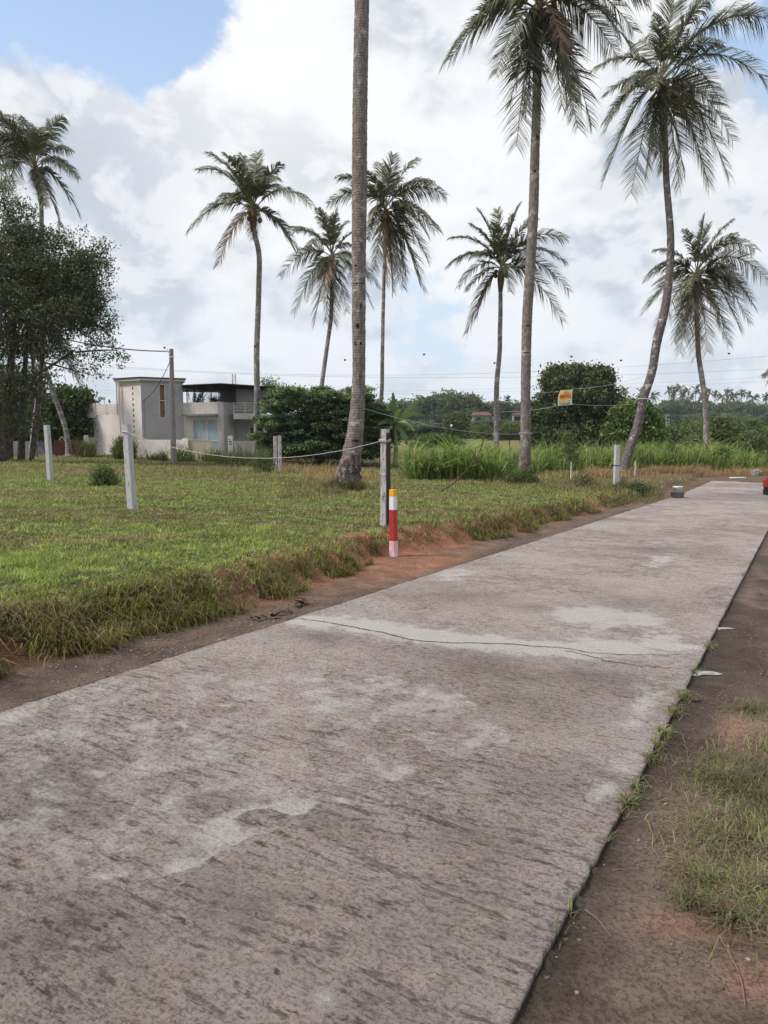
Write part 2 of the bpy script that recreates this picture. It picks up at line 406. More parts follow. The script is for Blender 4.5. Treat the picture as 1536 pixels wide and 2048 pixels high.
# scraped trowel strokes, strongest near the low end of the slab
def strokes_(rot, sc, loc, dist):
    wv = N(nt, 'ShaderNodeTexWave', wave_type='BANDS', bands_direction='Y'); wv.inputs['Scale'].default_value = sc; wv.inputs['Distortion'].default_value = dist
    wv.inputs['Detail'].default_value = 5; wv.inputs['Detail Scale'].default_value = 1.6; wv.inputs['Detail Roughness'].default_value = .65
    nt.links.new(mapping(nt, t, scale=(.35, 1, 1), rot=(0, 0, rot), loc=loc), wv.inputs['Vector'])
    return ramp(nt, wv.outputs['Fac'], .30, .06)
sc1 = math_n(nt, 'MULTIPLY', strokes_(.30, 3.4, (0, 0, 0), 5.0), ramp(nt, noise(nt, mapping(nt, t, scale=(1, 2.2, 1)), 2.3, 6, .7), .50, .58))
sc2 = math_n(nt, 'MULTIPLY', strokes_(-.35, 4.6, (3, 1, 0), 6.0), ramp(nt, noise(nt, mapping(nt, t, scale=(1, 1.6, 1), loc=(5, 2, 0)), 2.0, 6, .7), .52, .60))
scr = math_n(nt, 'MULTIPLY', math_n(nt, 'MAXIMUM', sc1, sc2), math_n(nt, 'MULTIPLY', groove, math_n(nt, 'SUBTRACT', 1.0, math_n(nt, 'MULTIPLY', pm, .8))))
base = mixc(nt, math_n(nt, 'MULTIPLY', math_n(nt, 'MULTIPLY', scr, ramp(nt, spk, .42, .52)), .75), base, (.11, .088, .078))
setc(b, nt, base); b.inputs['Roughness'].default_value = .88; b.inputs['Specular IOR Level'].default_value = .22
h = math_n(nt, 'ADD', math_n(nt, 'ADD', math_n(nt, 'MULTIPLY', fine, .6), math_n(nt, 'MULTIPLY', str_, 1.3)), math_n(nt, 'SUBTRACT', math_n(nt, 'MULTIPLY', mid, .5), math_n(nt, 'MULTIPLY', spk, 1.1)))
h = math_n(nt, 'SUBTRACT', h, math_n(nt, 'MULTIPLY', scr, .8))
h = math_n(nt, 'SUBTRACT', h, math_n(nt, 'MULTIPLY', dk, .55))
h = math_n(nt, 'SUBTRACT', h, math_n(nt, 'MULTIPLY', pit, .9))
h = math_n(nt, 'ADD', h, math_n(nt, 'MULTIPLY', rdg, .25))
h = math_n(nt, 'ADD', h, math_n(nt, 'MULTIPLY', math_n(nt, 'ADD', br2, br1), .45))
bump(nt, b, h, 1.0, .045)

M_wall = simple('render_paint', (.74, .69, .64), .85, .06, 1.3, bmp=.1, c2=(.64, .59, .55))
M_wallshade_grey = simple('grey_and_shaded_render', (.50, .475, .485), .85, .06, 1.3, bmp=.1)  # grey low wall; on right-turned house walls, shade put into the colour
M_white = simple('white_paint', (.66, .65, .63), .6, .08, 5)
M_darkmetal = simple('dark_metal', (.035, .035, .04), .5, .2, 6)
M_dark = simple('dark_interior', (.02, .02, .022), .9, .2, 3)
M_gate = simple('beige_gate_paint', (.50, .42, .30), .6, .08, 4)
M_maroon = simple('maroon_sheet', (.12, .035, .04), .6, .2, 3)
M_bluewall = simple('pale_wall', (.15, .15, .17), .8, .15, 1.5)
M_door = simple('dark_wood_door', (.05, .028, .02), .5, .2, 6)
M_orange = simple('brown_blind', (.30, .19, .12), .7, .25, 14)
M_cap = simple('white_rope', (.58, .57, .54), .8, .1, 30)
M_wire = simple('cable_black', (.03, .03, .032), .6, .1, 4)
M_wiregrey = simple('cable_grey', (.30, .31, .34), .6, .1, 4)
M_red = simple('red_paint', (.40, .03, .032), .45, .10, 9, spec=.4)
M_yellow = simple('yellow_paint', (.75, .36, .03), .5, .08, 9, spec=.4)
M_wpaint = simple('bollard_white_paint', (.66, .65, .67), .5, .06, 12, spec=.4)
M_pink = simple('faded_pink_paint', (.62, .34, .38), .6, .1, 7, c2=(.70, .62, .62))
M_black = simple('plain_black', (.028, .027, .027), .75, .2, 12)
M_tile = simple('roof_tile', (.12, .075, .06), .8, .2, 1)
M_basin = simple('basin_grey', (.20, .20, .21), .55, .1, 12)
M_bucket = simple('bucket_white', (.62, .62, .60), .55, .2, 12)
M_rubber = simple('black_rubber', (.02, .02, .02), .7)
M_stone = simple('stone', (.30, .28, .25), .9, .2, 6, bmp=.4)
M_dryleaf = simple('dry_leaf', (.10, .055, .035), .7, .4, 20)
M_coconut = simple('coconut_husk', (.16, .13, .05), .6, .3, 6)
M_sheath = simple('palm_sheath', (.17, .11, .06), .9, .3, 12, bmp=.3)
def post_mat(name, c, dark, thr):
    m, nt, b = mat(name); t = N(nt, 'ShaderNodeTexCoord').outputs['Object']
    f = noise(nt, mapping(nt, t, scale=(6, 6, 1.4)), 3.0, 6, .7); g = noise(nt, t, 50, 4, .6)
    c0 = mixc(nt, math_n(nt, 'MULTIPLY', ramp(nt, f, thr, thr+.16), .7), c, dark)
    c0 = mixc(nt, math_n(nt, 'MULTIPLY', ramp(nt, g, .48, .66), .35), c0, dark)
    setc(b, nt, c0); b.inputs['Roughness'].default_value = .9; b.inputs['Specular IOR Level'].default_value = .15
    bump(nt, b, g, .4, .006); return m
M_post = post_mat('post_concrete', (.46, .455, .47), (.17, .16, .16), .52)
M_postold = post_mat('post_concrete_weathered', (.44, .42, .41), (.08, .07, .065), .46)
M_pole = post_mat('pole_concrete', (.27, .245, .235), (.12, .10, .095), .46)
M_glass, nt, b = mat('window_glass'); b.inputs['Base Color'].default_value = (.6, .7, .75, 1); b.inputs['Roughness'].default_value = .05; b.inputs['Alpha'].default_value = .22
M_curtain = simple('pale_blue_curtain', (.62, .73, .80), .8, .1, 8)

# ------------------------------------------------------------------ ground sheet
ROT = -math.atan2(DX, DY)
def axis(breaks):
    out = [breaks[0][0]]
    for (a0, st) in breaks[:-1]:
        pass
    for i in range(len(breaks)-1):
        a0, st = breaks[i]; a1 = breaks[i+1][0]; n = max(1, int(round((a1-a0)/st)))
        out += list(np.linspace(a0, a1, n+1)[1:])
    return np.array(out)
wa = axis([(-2500, 300), (-400, 40), (-120, 6), (-40, .8), (-10, .25), (-6.2, .035), (-3.94, .4), (-.7, .02), (-.5, .07), (4, .3), (10, 2), (40, 12), (120, 80), (900, 80)])
sa = axis([(-900, 80), (-30, 2), (-3, .12), (1.2, .045), (12, .09), (22, .2), (42, .6), (100, 8), (400, 60), (2800, 60)])
SS, WW = np.meshgrid(sa, wa, indexing='ij')
X, Yg = xy(SS, WW)
Z = H(X, Yg)
def lerp(a, b, t): return a+(b-a)*t[..., None]
def C3(*c): return np.array(c)
lawn_n = fbm(X*.5, Yg*.5, 40)
colg = np.broadcast_to(C3(.085, .085, .04), X.shape+(3,)).copy()
colg = lerp(colg, C3(.13, .10, .055), sm(lawn_n, .5, .7))
e = bank_edge(SS)
wob = (fbm(SS*3, WW*3, 44)-.5)*.25
face = sm(WW+wob, e-.85, e-.35)
redness = sm(fbm(SS*.8, WW*.8+4, 50), .40, .62)*.75+.25
nearb = np.exp(-((SS-9.0)/2.6)**2)
redness = np.clip(redness+nearb*.8+.7*np.exp(-((SS-6.6)/.9)**2), 0, 1)
red = lerp(np.broadcast_to(C3(.10, .066, .046), X.shape+(3,)), C3(.30, .145, .092), redness)
colg = lerp(colg, red, face*(SS < 24))
gut = sm(WW+wob*.3, e+.03, e+.16)
gutc = lerp(np.broadcast_to(C3(.175, .125, .098), X.shape+(3,)), C3(.12, .092, .076), sm(fbm(SS*.7, WW*5, 52), .35, .65))
gutc = lerp(gutc, C3(.29, .15, .10), np.exp(-((SS-8.8)/1.6)**2)*sm(WW, -3.9, -4.4))
colg = lerp(colg, gutc, gut)
REDP = ((2.47, -0.24, .10, .17), (2.28, -0.08, .12, .10), (4.48, -0.2, .3, .2))
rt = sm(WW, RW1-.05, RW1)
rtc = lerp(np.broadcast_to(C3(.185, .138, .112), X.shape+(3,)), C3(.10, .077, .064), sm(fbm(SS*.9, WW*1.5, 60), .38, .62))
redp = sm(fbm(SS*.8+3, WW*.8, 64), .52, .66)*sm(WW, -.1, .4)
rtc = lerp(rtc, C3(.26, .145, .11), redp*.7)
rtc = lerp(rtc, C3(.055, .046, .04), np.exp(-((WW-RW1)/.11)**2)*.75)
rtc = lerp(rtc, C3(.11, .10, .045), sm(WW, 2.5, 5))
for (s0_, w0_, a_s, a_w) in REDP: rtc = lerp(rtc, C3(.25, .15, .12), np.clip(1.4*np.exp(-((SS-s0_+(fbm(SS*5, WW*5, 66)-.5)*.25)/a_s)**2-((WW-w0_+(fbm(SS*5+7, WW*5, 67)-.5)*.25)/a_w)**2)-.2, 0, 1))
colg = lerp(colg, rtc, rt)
bare = sm(SS+(fbm(X*.4, Yg*.4, 71)-.5)*8, 26, 31)*sm(WW, -12, -7)*(1-sm(SS, 60, 80))
colg = lerp(colg, C3(.155, .105, .068), bare*.8)
far = sm(np.hypot(X, Yg), 48, 70)
fieldc = lerp(np.broadcast_to(C3(.105, .125, .04), X.shape+(3,)), C3(.18, .165, .065), sm(fbm(X*.03, Yg*.03, 80), .4, .65))
colg = lerp(colg, fieldc, far)
ni, nj = SS.shape
Vg = np.stack([X, Yg, Z], -1).reshape(-1, 3)
idx = np.arange(ni*nj).reshape(ni, nj)
Fg = np.stack([idx[:-1, :-1], idx[:-1, 1:], idx[1:, 1:], idx[1:, :-1]], -1).reshape(-1, 4)
g = nmesh('ground', Vg, Fg, M_ground, col=colg.reshape(-1, 3), smooth=True); tag(g, kind='structure')

# ------------------------------------------------------------------ road slab in its own frame
def gray(px, py):
    """hit the road plane -> (s, w)"""
    u = (px-768)/F; v = (1024-py)/F
    d = np.array([u, CT+v*ST, v*CT-ST]); tt = np.linspace(1, 60, 6000)
    P = np.array([0, 0, CAMZ])+tt[:, None]*d
    s, w = sw(P[:, 0], P[:, 1]); k = np.argmax(P[:, 2] < profile(s)); return s[k], w[k]
ra = axis([(-4, .2), (1, .025), (11, .06), (20, .15), (S_END, .15)])
rw = np.linspace(RW0, RW1, 136)
RS, RWW = np.meshgrid(ra, rw, indexing='ij')
patchf = np.zeros(RS.shape); stainf = np.zeros(RS.shape)
def blot(arr, px, py, rs, rwd, amp=1.0, rot=0):
    s0, w0 = gray(px, py); ds = RS-s0; dw = RWW-w0
    c_, s_ = math.cos(rot), math.sin(rot); p = (ds*c_+dw*s_)/rs; q = (-ds*s_+dw*c_)/rwd
    np.maximum(arr, amp*np.exp(-(p*p+q*q)), out=arr)
for b_ in ((640, 1243, .26, .35, 1.3), (740, 1255, .28, .4, 1.3), (880, 1275, .25, .45, 1.3), (1010, 1290, .24, .45, 1.3), (1130, 1298, .22, .4, 1.3), (1240, 1296, .2, .35, 1.3), (1330, 1290, .22, .25, 1.2), (1180, 1230, .4, .4, 1.3),
           (1180, 1235, .5, .38), (1260, 1240, .45, .3, .9), (1340, 1275, .3, .2, .9),
           (680, 1600, .05, .07), (190, 1545, .06, .1), (650, 1995, .06, .05, .8), (150, 1700, .10, .3, .55),
           (1290, 1400, .8, .12, .5), (1230, 1560, .5, .10, .5), (900, 1150, .8, .5, .45), (1330, 1120, 1.2, .3, .5), (20, 1440, .5, .15, .7)):
    blot(patchf, *b_)
poly_ = np.array([gray(*p) for p in ((-60, 1450), (150, 1385), (300, 1345), (600, 1330), (850, 1370), (975, 1415), (985, 1460), (935, 1510), (850, 1550), (740, 1562), (650, 1600), (540, 1650), (430, 1682), (330, 1722), (180, 1715), (60, 1690), (-80, 1710))])
qs = RS+(fbm(RS*3, RWW*3, 140, 6)-.5)*.42; qw = RWW+(fbm(RS*3+9, RWW*3, 141, 6)-.5)*.42
ins_ = np.zeros(RS.shape, bool); rim = np.full(RS.shape, 9.0)
for i in range(len(poly_)):
    (s0, w0), (s1, w1) = poly_[i], poly_[(i+1) % len(poly_)]
    cnd = ((w0 > qw) != (w1 > qw)); ins_ ^= cnd & (qs < (s1-s0)*(qw-w0)/(w1-w0+1e-9)+s0)
    if 4 <= i < len(poly_)-1:
        tt_ = np.clip(((qs-s0)*(s1-s0)+(qw-w0)*(w1-w0))/((s1-s0)**2+(w1-w0)**2), 0, 1); rim = np.minimum(rim, np.hypot(qs-s0-tt_*(s1-s0), qw-w0-tt_*(w1-w0)))
patchf = np.maximum(patchf, ins_*(.31+.34*np.exp(-(rim/.18)**2)*(.1+1.2*sm(fbm(RS*1.9, RWW*1.9, 143), .42, .62))))
stainf = np.maximum(stainf, (~ins_)*np.exp(-(rim/.12)**2)*.3)
for b_ in ((1000, 1335, .35, .8), (1150, 1350, .3, .5), (650, 1275, .22, .3), (1110, 1220, .25, .6, .8), (1250, 1200, .4, .5, .7), (450, 1610, .12, .2), (660, 1650, .15, .3, .8), (960, 1670, .09, .16), (240, 1270, .4, .2),
           (900, 1190, .5, .8, .6), (1300, 1100, .5, .9, .6), (1250, 1040, .4, 1.0, .7), (1420, 1100, .6, .3, .7), (100, 1560, .2, .3, .9), (80, 1620, .2, .3, .8), (1050, 1400, .4, .6, .7), (560, 1830, .35, .7, .75), (950, 1850, .35, .35, .6), (960, 1690, .3, .3, .7), (150, 1880, .3, .6, .8), (700, 1980, .2, .5, .6), (1080, 1560, .35, .3, .6)):
    blot(stainf, *b_)
groovef = np.clip(.25+.75*sm(RS, 4.6, 2.2), 0, 1)*(.55+.6*fbm(RS*.8, RWW*.8, 90))
groovef = np.maximum(groovef, .75*sm(RS, 6, 14))
zt = profile(RS)+(fbm(RS*.7, RWW*.7, 91)-.5)*.012
edge_j = (fbm(RS*7, RS*0, 95, 5)-.5)*.014-.010*sm(vn(RS*9, RS*0, 98), .80, .92)
wj = RWW+np.where(RWW > RW1-.01, edge_j, 0)+np.where(RWW < RW0+.01, edge_j*2.0+.03*(fbm(RS*.8, RS*0, 96)-.5), 0)
sj = RS+np.where(RS > S_END-.01, (fbm(RWW*1.2, RWW*0, 97)-.5)*2.2, 0)
nr, nc = RS.shape
Vt = np.stack([wj, sj, zt], -1).reshape(-1, 3)
idx = np.arange(nr*nc).reshape(nr, nc)
Ft = np.stack([idx[:-1, :-1], idx[:-1, 1:], idx[1:, 1:], idx[1:, :-1]], -1).reshape(-1, 4)
# side skirts
cr_ = np.stack([patchf, stainf, groovef], -1).reshape(-1, 3)
def skirt(ids, flip):
    global Vt, Ft, cr_
    V2 = Vt[ids].copy(); V2[:, 2] -= .14; b0 = len(Vt); Vt = np.vstack([Vt, V2]); cr_ = np.vstack([cr_, cr_[ids]])
    n = np.arange(len(ids)-1); q = np.stack([ids[:-1], ids[1:], b0+n+1, b0+n], -1)
    Ft = np.vstack([Ft, q[:, ::-1] if flip else q])
skirt(idx[:, -1], True); skirt(idx[:, 0], False); skirt(idx[-1, :], False)
road = nmesh('road', Vt, Ft, M_road, col=cr_, smooth=False); road.rotation_euler = (0, 0, ROT); tag(road, kind='structure')
M_crack = simple('crack_dirt', (.075, .062, .055), .95, .4, 9)
# crack ribbons
def crack(pxs, w0, w1, seed, jit=1.0):
    P = [gray(*p) for p in pxs]; P = np.array([(w, s, 0) for s, w in P]); Q = spline(P, 260)
    k = np.arange(260); r = np.random.default_rng(seed)
    Q[:, 1] += (np.cumsum(r.normal(0, .0035, 260))*.8+(vn(k*.12, k*0, seed)-.5)*.03)*jit
    Q[:, 0] += (vn(k*.3, k*0, seed+2)-.5)*.02*jit
    wd = np.interp(k, [0, 60, 200, 259], [w0, w1, w1*.7, w0*.3])*(.5+vn(k*.6, k*0, seed+3))
    T = np.gradient(Q, axis=0); T /= np.linalg.norm(T, axis=1)[:, None]; Nn = np.stack([-T[:, 1], T[:, 0], T[:, 2]*0], -1)
    A = Q+Nn*wd[:, None]/2; B = Q-Nn*wd[:, None]/2
    V = np.stack([A, B], 1).reshape(-1, 3); V[:, 2] = profile(V[:, 1])+(fbm(V[:, 1]*.7, V[:, 0]*.7, 91)-.5)*.012+.003
    i = np.arange(259)*2; o = nmesh('crack', V, np.stack([i+1, i+3, i+2, i], -1), M_crack); o.parent = road; return o
crack([(575, 1236), (640, 1243), (705, 1255), (760, 1264), (830, 1280), (900, 1286), (1000, 1288), (1120, 1298), (1200, 1310), (1290, 1311), (1390, 1311)], .009, .016, 3)
crack([(1130, 1301), (1180, 1312), (1250, 1330), (1330, 1338), (1378, 1340)], .006, .012, 4)
0 and crack([(120, 1775), (190, 1815), (260, 1845), (315, 1865)], .002, .004, 6, .15)
0 and crack([(520, 1958), (600, 1990), (700, 2040)], .002, .004, 7, .15)

# ------------------------------------------------------------------ blades of grass
def blades(P, L, Wd, head, lean, col, col2=None, bendy=.6):
    """P Nx3; two segment blades"""
    n = len(P); d = np.stack([np.cos(head), np.sin(head), np.zeros(n)], -1); side = np.stack([-d[:, 1], d[:, 0], np.zeros(n)], -1)
    up = np.array([0, 0, 1.0])
    m = P+(d*(np.sin(lean)*.5)[:, None]+up*(np.cos(lean)*.55)[:, None])*L[:, None]
    l2 = lean+bendy
    tp = m+(d*(np.sin(l2)*.5)[:, None]+up*(np.cos(l2)*.5)[:, None])*L[:, None]
    tw = rng.uniform(-.7, .7, n)[:, None]; side = side*np.cos(tw)+d*np.sin(tw)
    w = (Wd/2)[:, None]
    V = np.stack([P-side*w, P+side*w, m-side*w*.75, m+side*w*.75, tp], 1).reshape(-1, 3)
    i = np.arange(n)[:, None]*5
    T = np.stack([i+np.array([0, 1, 3]), i+np.array([0, 3, 2]), i+np.array([2, 3, 4])], 1).reshape(-1, 3)
    c = np.repeat(col, 5, axis=0)
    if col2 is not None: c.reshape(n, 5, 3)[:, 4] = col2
    return V, T, c
def merge(parts):
    V = []; T = []; c = []; n = 0
    for a_, b_, c_ in parts: V.append(a_); T.append(b_+n); c.append(c_); n += len(a_)
    return np.vstack(V), np.vstack(T), np.vstack(c)
GREENS = np.array([(.235, .300, .072), (.190, .265, .064), (.290, .335, .10), (.205, .240, .075)])
DRYS = np.array([(.30, .235, .135), (.24, .17, .10), (.21, .13, .085), (.36, .30, .19)])
def gcol(x, y, dryamt):
    n = len(x); c = GREENS[rng.integers(0, 4, n)]*rng.uniform(.75, 1.3, (n, 1))
    d = DRYS[rng.integers(0, 4, n)]*rng.uniform(.7, 1.15, (n, 1))
    q = (.62+.76*vn(x*5.5, y*5.5, 131))[:, None]
    return np.where((rng.random(n) < dryamt)[:, None], d, c)*q
# lawn
n = 520000
Yv = np.exp(rng.uniform(math.log(4.2), math.log(52), n)); uu = rng.uniform(-.72, .62, n)
xx = uu*Yv; s_, w_ = sw(xx, Yv); e_b = bank_edge(s_)
keep = (w_ < e_b-.18) & ~((s_ > 27) & (w_ > -8) & (rng.random(n) < .75))
xx, Yv, s_, w_, e_b = xx[keep], Yv[keep], s_[keep], w_[keep], e_b[keep]; n = len(xx)
zz = H(xx, Yv)
dry = .05+.55*sm(fbm(xx*.22, Yv*.75, 101), .49, .66)+.25*sm(fbm(xx*1.4, Yv*1.4, 103), .52, .7)
dry = np.clip(dry+.35*sm(w_, e_b-.9, e_b-.2)+.3*sm(Yv, 20, 34), 0, .9)
bald = (vn(xx*2.1, Yv*2.1, 105) > .84)
tall = fbm(xx*.8, Yv*.8, 107)
L = rng.uniform(.035, .095, n)*(1+.8*sm(Yv, 10, 40))*(.25+.9*tall+.7*vn(xx*4, Yv*4, 133))*(1+.6*sm(w_, e_b-.8, e_b-.2)); L[bald] *= .5
Wd = rng.uniform(.004, .008, n)*(1+Yv/14)
gp_ = merge([blades(np.stack([xx, Yv, zz-.01], -1), L, Wd, rng.uniform(0, 6.28, n), rng.uniform(.1, 1.3, n), gcol(xx, Yv, dry))])
LW = True
def litter(n_, wmin, wmax, s0, s1, size, cols_, lift, dens_seed, thr):
    ss = np.exp(rng.uniform(math.log(s0), math.log(s1), n_)); ww = rng.uniform(wmin, wmax, n_); ww = np.where(wmax < -4, bank_edge(ss)-.2+(ww-wmax), ww)
    x, y = xy(ss, ww); k = vn(x*1.7, y*1.7, dens_seed) > thr; x, y = x[k], y[k]; n2 = len(x)
    z = H(x, y)+rng.uniform(.2, 1, n2)*lift; c = cols_[rng.integers(0, len(cols_), n2)]*rng.uniform(.7, 1.2, (n2, 1))
    return np.stack([x, y, z], -1), c, n2
P_, c_l, n2 = litter(46000, -16, -4.9, 3.0, 34, .05, np.array([(.11, .17, .045), (.09, .13, .04), (.16, .21, .07), (.17, .11, .07), (.24, .18, .11)]), .07, 151, .55)
V_, T_, C_ = [], [], []
_d = rng.normal(0, 1, (n2, 3)); _d[:, 2] = np.abs(_d[:, 2])*.5; _d /= np.linalg.norm(_d, axis=1)[:, None]; _s = np.cross(_d, np.array([0, 0, 1.0])+rng.normal(0, .3, (n2, 3))); _s /= np.linalg.norm(_s, axis=1)[:, None]
_sz = (rng.uniform(.018, .05, n2)*(1+np.hypot(P_[:, 0], P_[:, 1])/30))[:, None]
Vq = np.stack([P_-_d*_sz*.5, P_+_s*_sz*.3, P_+_d*_sz*.5, P_-_s*_sz*.3], 1).reshape(-1, 3); _i = np.arange(n2)[:, None]*4
gp_ = merge([gp_, (Vq, np.vstack([_i+np.array([0, 1, 2]), _i+np.array([0, 2, 3])]), np.repeat(c_l, 4, 0))])
o = nmesh('lawn_grass', *gp_[:2], M_grass, col=gp_[2]); tag(o, 'short green and browning grass covering the vacant plot', 'grass', kind='stuff')
# straggly dry grass hanging over the bank
n = 70000
s_ = np.exp(rng.uniform(math.log(2.2), math.log(27), n)); e_b = bank_edge(s_)
w_ = e_b-np.abs(rng.normal(0, .30, n))+.10
cl = fbm(s_*1.6, w_*2.0, 111); bareb = np.exp(-((s_-9.4)/1.8)**2)*.26+np.exp(-((s_-6.6)/1.0)**2)*.17+.10*sm(w_, e_b-.12, e_b+.02)
keep = (cl-bareb > .42) & (vn(s_*7, w_*9, 134) > .30); s_, w_, e_b = s_[keep], w_[keep], e_b[keep]; n = len(s_)
x_, y_ = xy(s_, w_); z_ = H(x_, y_)
hd = rng.uniform(0, 6.283, n)
dry = np.clip(.42+.35*(fbm(s_*.9, w_, 113)-.5)*3, .3, .92)
L = .06+.26*rng.random(n)**2; A = blades(np.stack([x_, y_, z_-.01], -1), L, rng.uniform(.004, .008, n)*(1+s_/14), hd, rng.uniform(.2, 1.7, n), gcol(x_, y_, dry)*np.array([.56, .50, .42]), bendy=1.3)
m_ = 900; s_ = np.exp(rng.uniform(math.log(2.2), math.log(18), m_)); w_ = bank_edge(s_)-rng.uniform(-.02, .5, m_); x_, y_ = xy(s_, w_)
B = blades(np.stack([x_, y_, H(x_, y_)+.03], -1), rng.uniform(.18, .45, m_), rng.uniform(.003, .006, m_), math.atan2(-DX, DY)+rng.normal(0, 1.1, m_), rng.uniform(1.0, 1.7, m_), np.array([(.34, .27, .17)])*rng.uniform(.6, 1.1, (m_, 1)), bendy=.8)
A = merge([A, B])
o = nmesh('bank_grass', A[0], A[1], M_grass, col=A[2]); tag(o, 'straggly half dry grass hanging over the red earth bank', 'grass', kind='stuff')
# grass of the right hand verge
parts = []
def onground(px, py):
    u = (px-768)/F; v = (1024-py)/F; d = np.array([u, CT+v*ST, v*CT-ST]); tt = np.linspace(.5, 80, 8000)
    P = np.array([0, 0, CAMZ])+tt[:, None]*d; k = np.argmax(P[:, 2] < H(P[:, 0], P[:, 1])); return P[k]
def tuft(px, py, r, n, L0, L1, dryamt=.35, asp=1.0, wd=.004):
    n = int(n*.75)
    P = onground(px, py); a_ = rng.uniform(0, 6.28, n); rr = np.abs(rng.normal(0, r*.55, n))
    s0, w0 = sw(P[0], P[1]); w0 = max(w0, RW1+.012)
    ss = s0+np.cos(a_)*rr*asp; ww = w0+np.sin(a_)*rr
    x, y = xy(ss, ww); z = H(x, y)
    z = np.where(ww < RW1+.01, np.maximum(z, profile(ss)), z); k = ww > RW1-.035; x, y, z, a_ = x[k], y[k], z[k], a_[k]; n = len(x)
    parts.append(blades(np.stack([x, y, z], -1), rng.uniform(L0, L1, n), rng.uniform(.6, 1.3, n)*wd, rng.uniform(0, 6.28, n), rng.uniform(.5, 1.35, n), gcol(x, y, np.full(n, min(.85, dryamt+.18)))*np.array([.66, .66, .80]), bendy=.7))
for (px, py, r, n_) in ((1480, 1560, .34, 3600), (1560, 1650, .4, 4200), (1450, 1680, .22, 1800), (1520, 1770, .26, 2800), (1400, 1760, .12, 800), (1600, 1850, .25, 2600), (1560, 1500, .3, 1500), (1500, 1420, .2, 700), (1440, 1560, .16, 900), (1700, 1700, .4, 3000), (1380, 1810, .07, 350), (1450, 1830, .09, 600)):
    tuft(px, py, r, n_, .03, .10, .42, 1.2, .0035)
for (px, py, r, n_) in ((1232, 1636, .03, 190), (1250, 1612, .025, 100), (1278, 1548, .03, 150), (1266, 1575, .02, 60), (1290, 1520, .03, 130), (1305, 1495, .045, 240), (1325, 1452, .045, 260), (1342, 1415, .05, 240), (1368, 1368, .04, 90), (1392, 1312, .05, 160), (1100, 1868, .015, 22), (1080, 1903, .015, 16), (1215, 1662, .02, 40), (1180, 1722, .015, 14), (1470, 1165, .05, 60)):
    tuft(px, py, r, n_, .035, .095, .25, 2.2, .0045)
for (px, py, n_) in ((1420, 1900, 10), (1490, 1960, 12), (1500, 1250, 20), (1520, 1190, 30), (1530, 1350, 25), (1450, 1980, 8)):
    tuft(px, py, .08, n_, .04, .16, .8)
for (n_, w0_, w1_, s0_, s1_) in ((2600, RW1+.01, 3.0, 1.4, 12), (2200, -4.9, RW0-.02, 3, 18)):
    ss_ = np.exp(rng.uniform(math.log(s0_), math.log(s1_), n_)); ww_ = rng.uniform(w0_, w1_, n_); k_ = vn(ss_*1.4, ww_*1.9, 171)+rng.uniform(-.25, .25, n_) > .5; ss_, ww_ = ss_[k_], ww_[k_]; m_ = len(ss_)
    x_, y_ = xy(ss_, ww_); parts.append(blades(np.stack([x_, y_, H(x_, y_)+.004], -1), rng.uniform(.012, .06, m_), rng.uniform(.0015, .005, m_), rng.uniform(0, 6.28, m_), rng.uniform(1.35, 1.55, m_), DRYS[rng.integers(0, 4, m_)]*rng.uniform(.35, 1.0, (m_, 1)), bendy=.05))
A = merge(parts)
o = nmesh('verge_grass', A[0], A[1], M_grass, col=A[2]); tag(o, 'low mixed green and straw grass on the dirt verge right of the road', 'grass', kind='stuff')

# loose grit and litter on the bare earth either side of the slab
def grit(n_, s0, s1, w0, w1, a, b, cols_):
    ss = np.exp(rng.uniform(math.log(s0), math.log(s1), n_)); ww = rng.uniform(w0, w1, n_); k = vn(ss*2.3, ww*2.3, 161)+rng.uniform(-.3, .3, n_) > .45; ss, ww = ss[k], ww[k]; m = len(ss)
    x, y = xy(ss, ww); sz = a+(b-a)*rng.random(m)**4; c = np.stack([x, y, H(x, y)+sz*.15], -1)
    O = np.array([(1, 0, 0), (-1, 0, 0), (0, 1, 0), (0, -1, 0), (0, 0, .7), (0, 0, -.7)]); th = rng.uniform(0, 6.28, m); st = rng.uniform(.6, 1.5, (m, 1))
    V = O[None]*sz[:, None, None]*rng.uniform(.7, 1.3, (m, 6, 1)); vx = V[..., 0]*st; vy = V[..., 1]
    V = np.stack([vx*np.cos(th)[:, None]-vy*np.sin(th)[:, None], vx*np.sin(th)[:, None]+vy*np.cos(th)[:, None], V[..., 2]], -1)+c[:, None]
    T = np.array([(0, 2, 4), (2, 1, 4), (1, 3, 4), (3, 0, 4), (2, 0, 5), (1, 2, 5), (3, 1, 5), (0, 3, 5)])
    cc = cols_[rng.integers(0, len(cols_), m)]*rng.uniform(.6, 1.2, (m, 1))
    return V.reshape(-1, 3), (np.arange(m)[:, None, None]*6+T[None]).reshape(-1, 3), np.repeat(cc, 6, 0)
GC = np.array([(.20, .175, .155), (.15, .12, .10), (.24, .14, .10), (.10, .08, .068), (.27, .24, .22), (.17, .125, .10)])
A = merge([grit(9000, 1.4, 16, RW1+.01, 2.6, .0015, .010, GC), grit(7000, 3, 20, -5.0, RW0-.02, .002, .014, GC), grit(2500, 26, 42, -9, -3.9, .01, .04, GC), grit(500, 1.4, 30, RW0, RW1, .001, .005, GC)])
V_ = A[0]; o = nmesh('grit', A[0], A[1], foliage('grit_stone', 0, .9, .1), col=A[2]); tag(o, 'scattered grit and small stones on the bare earth beside the road slab', 'gravel', kind='stuff')
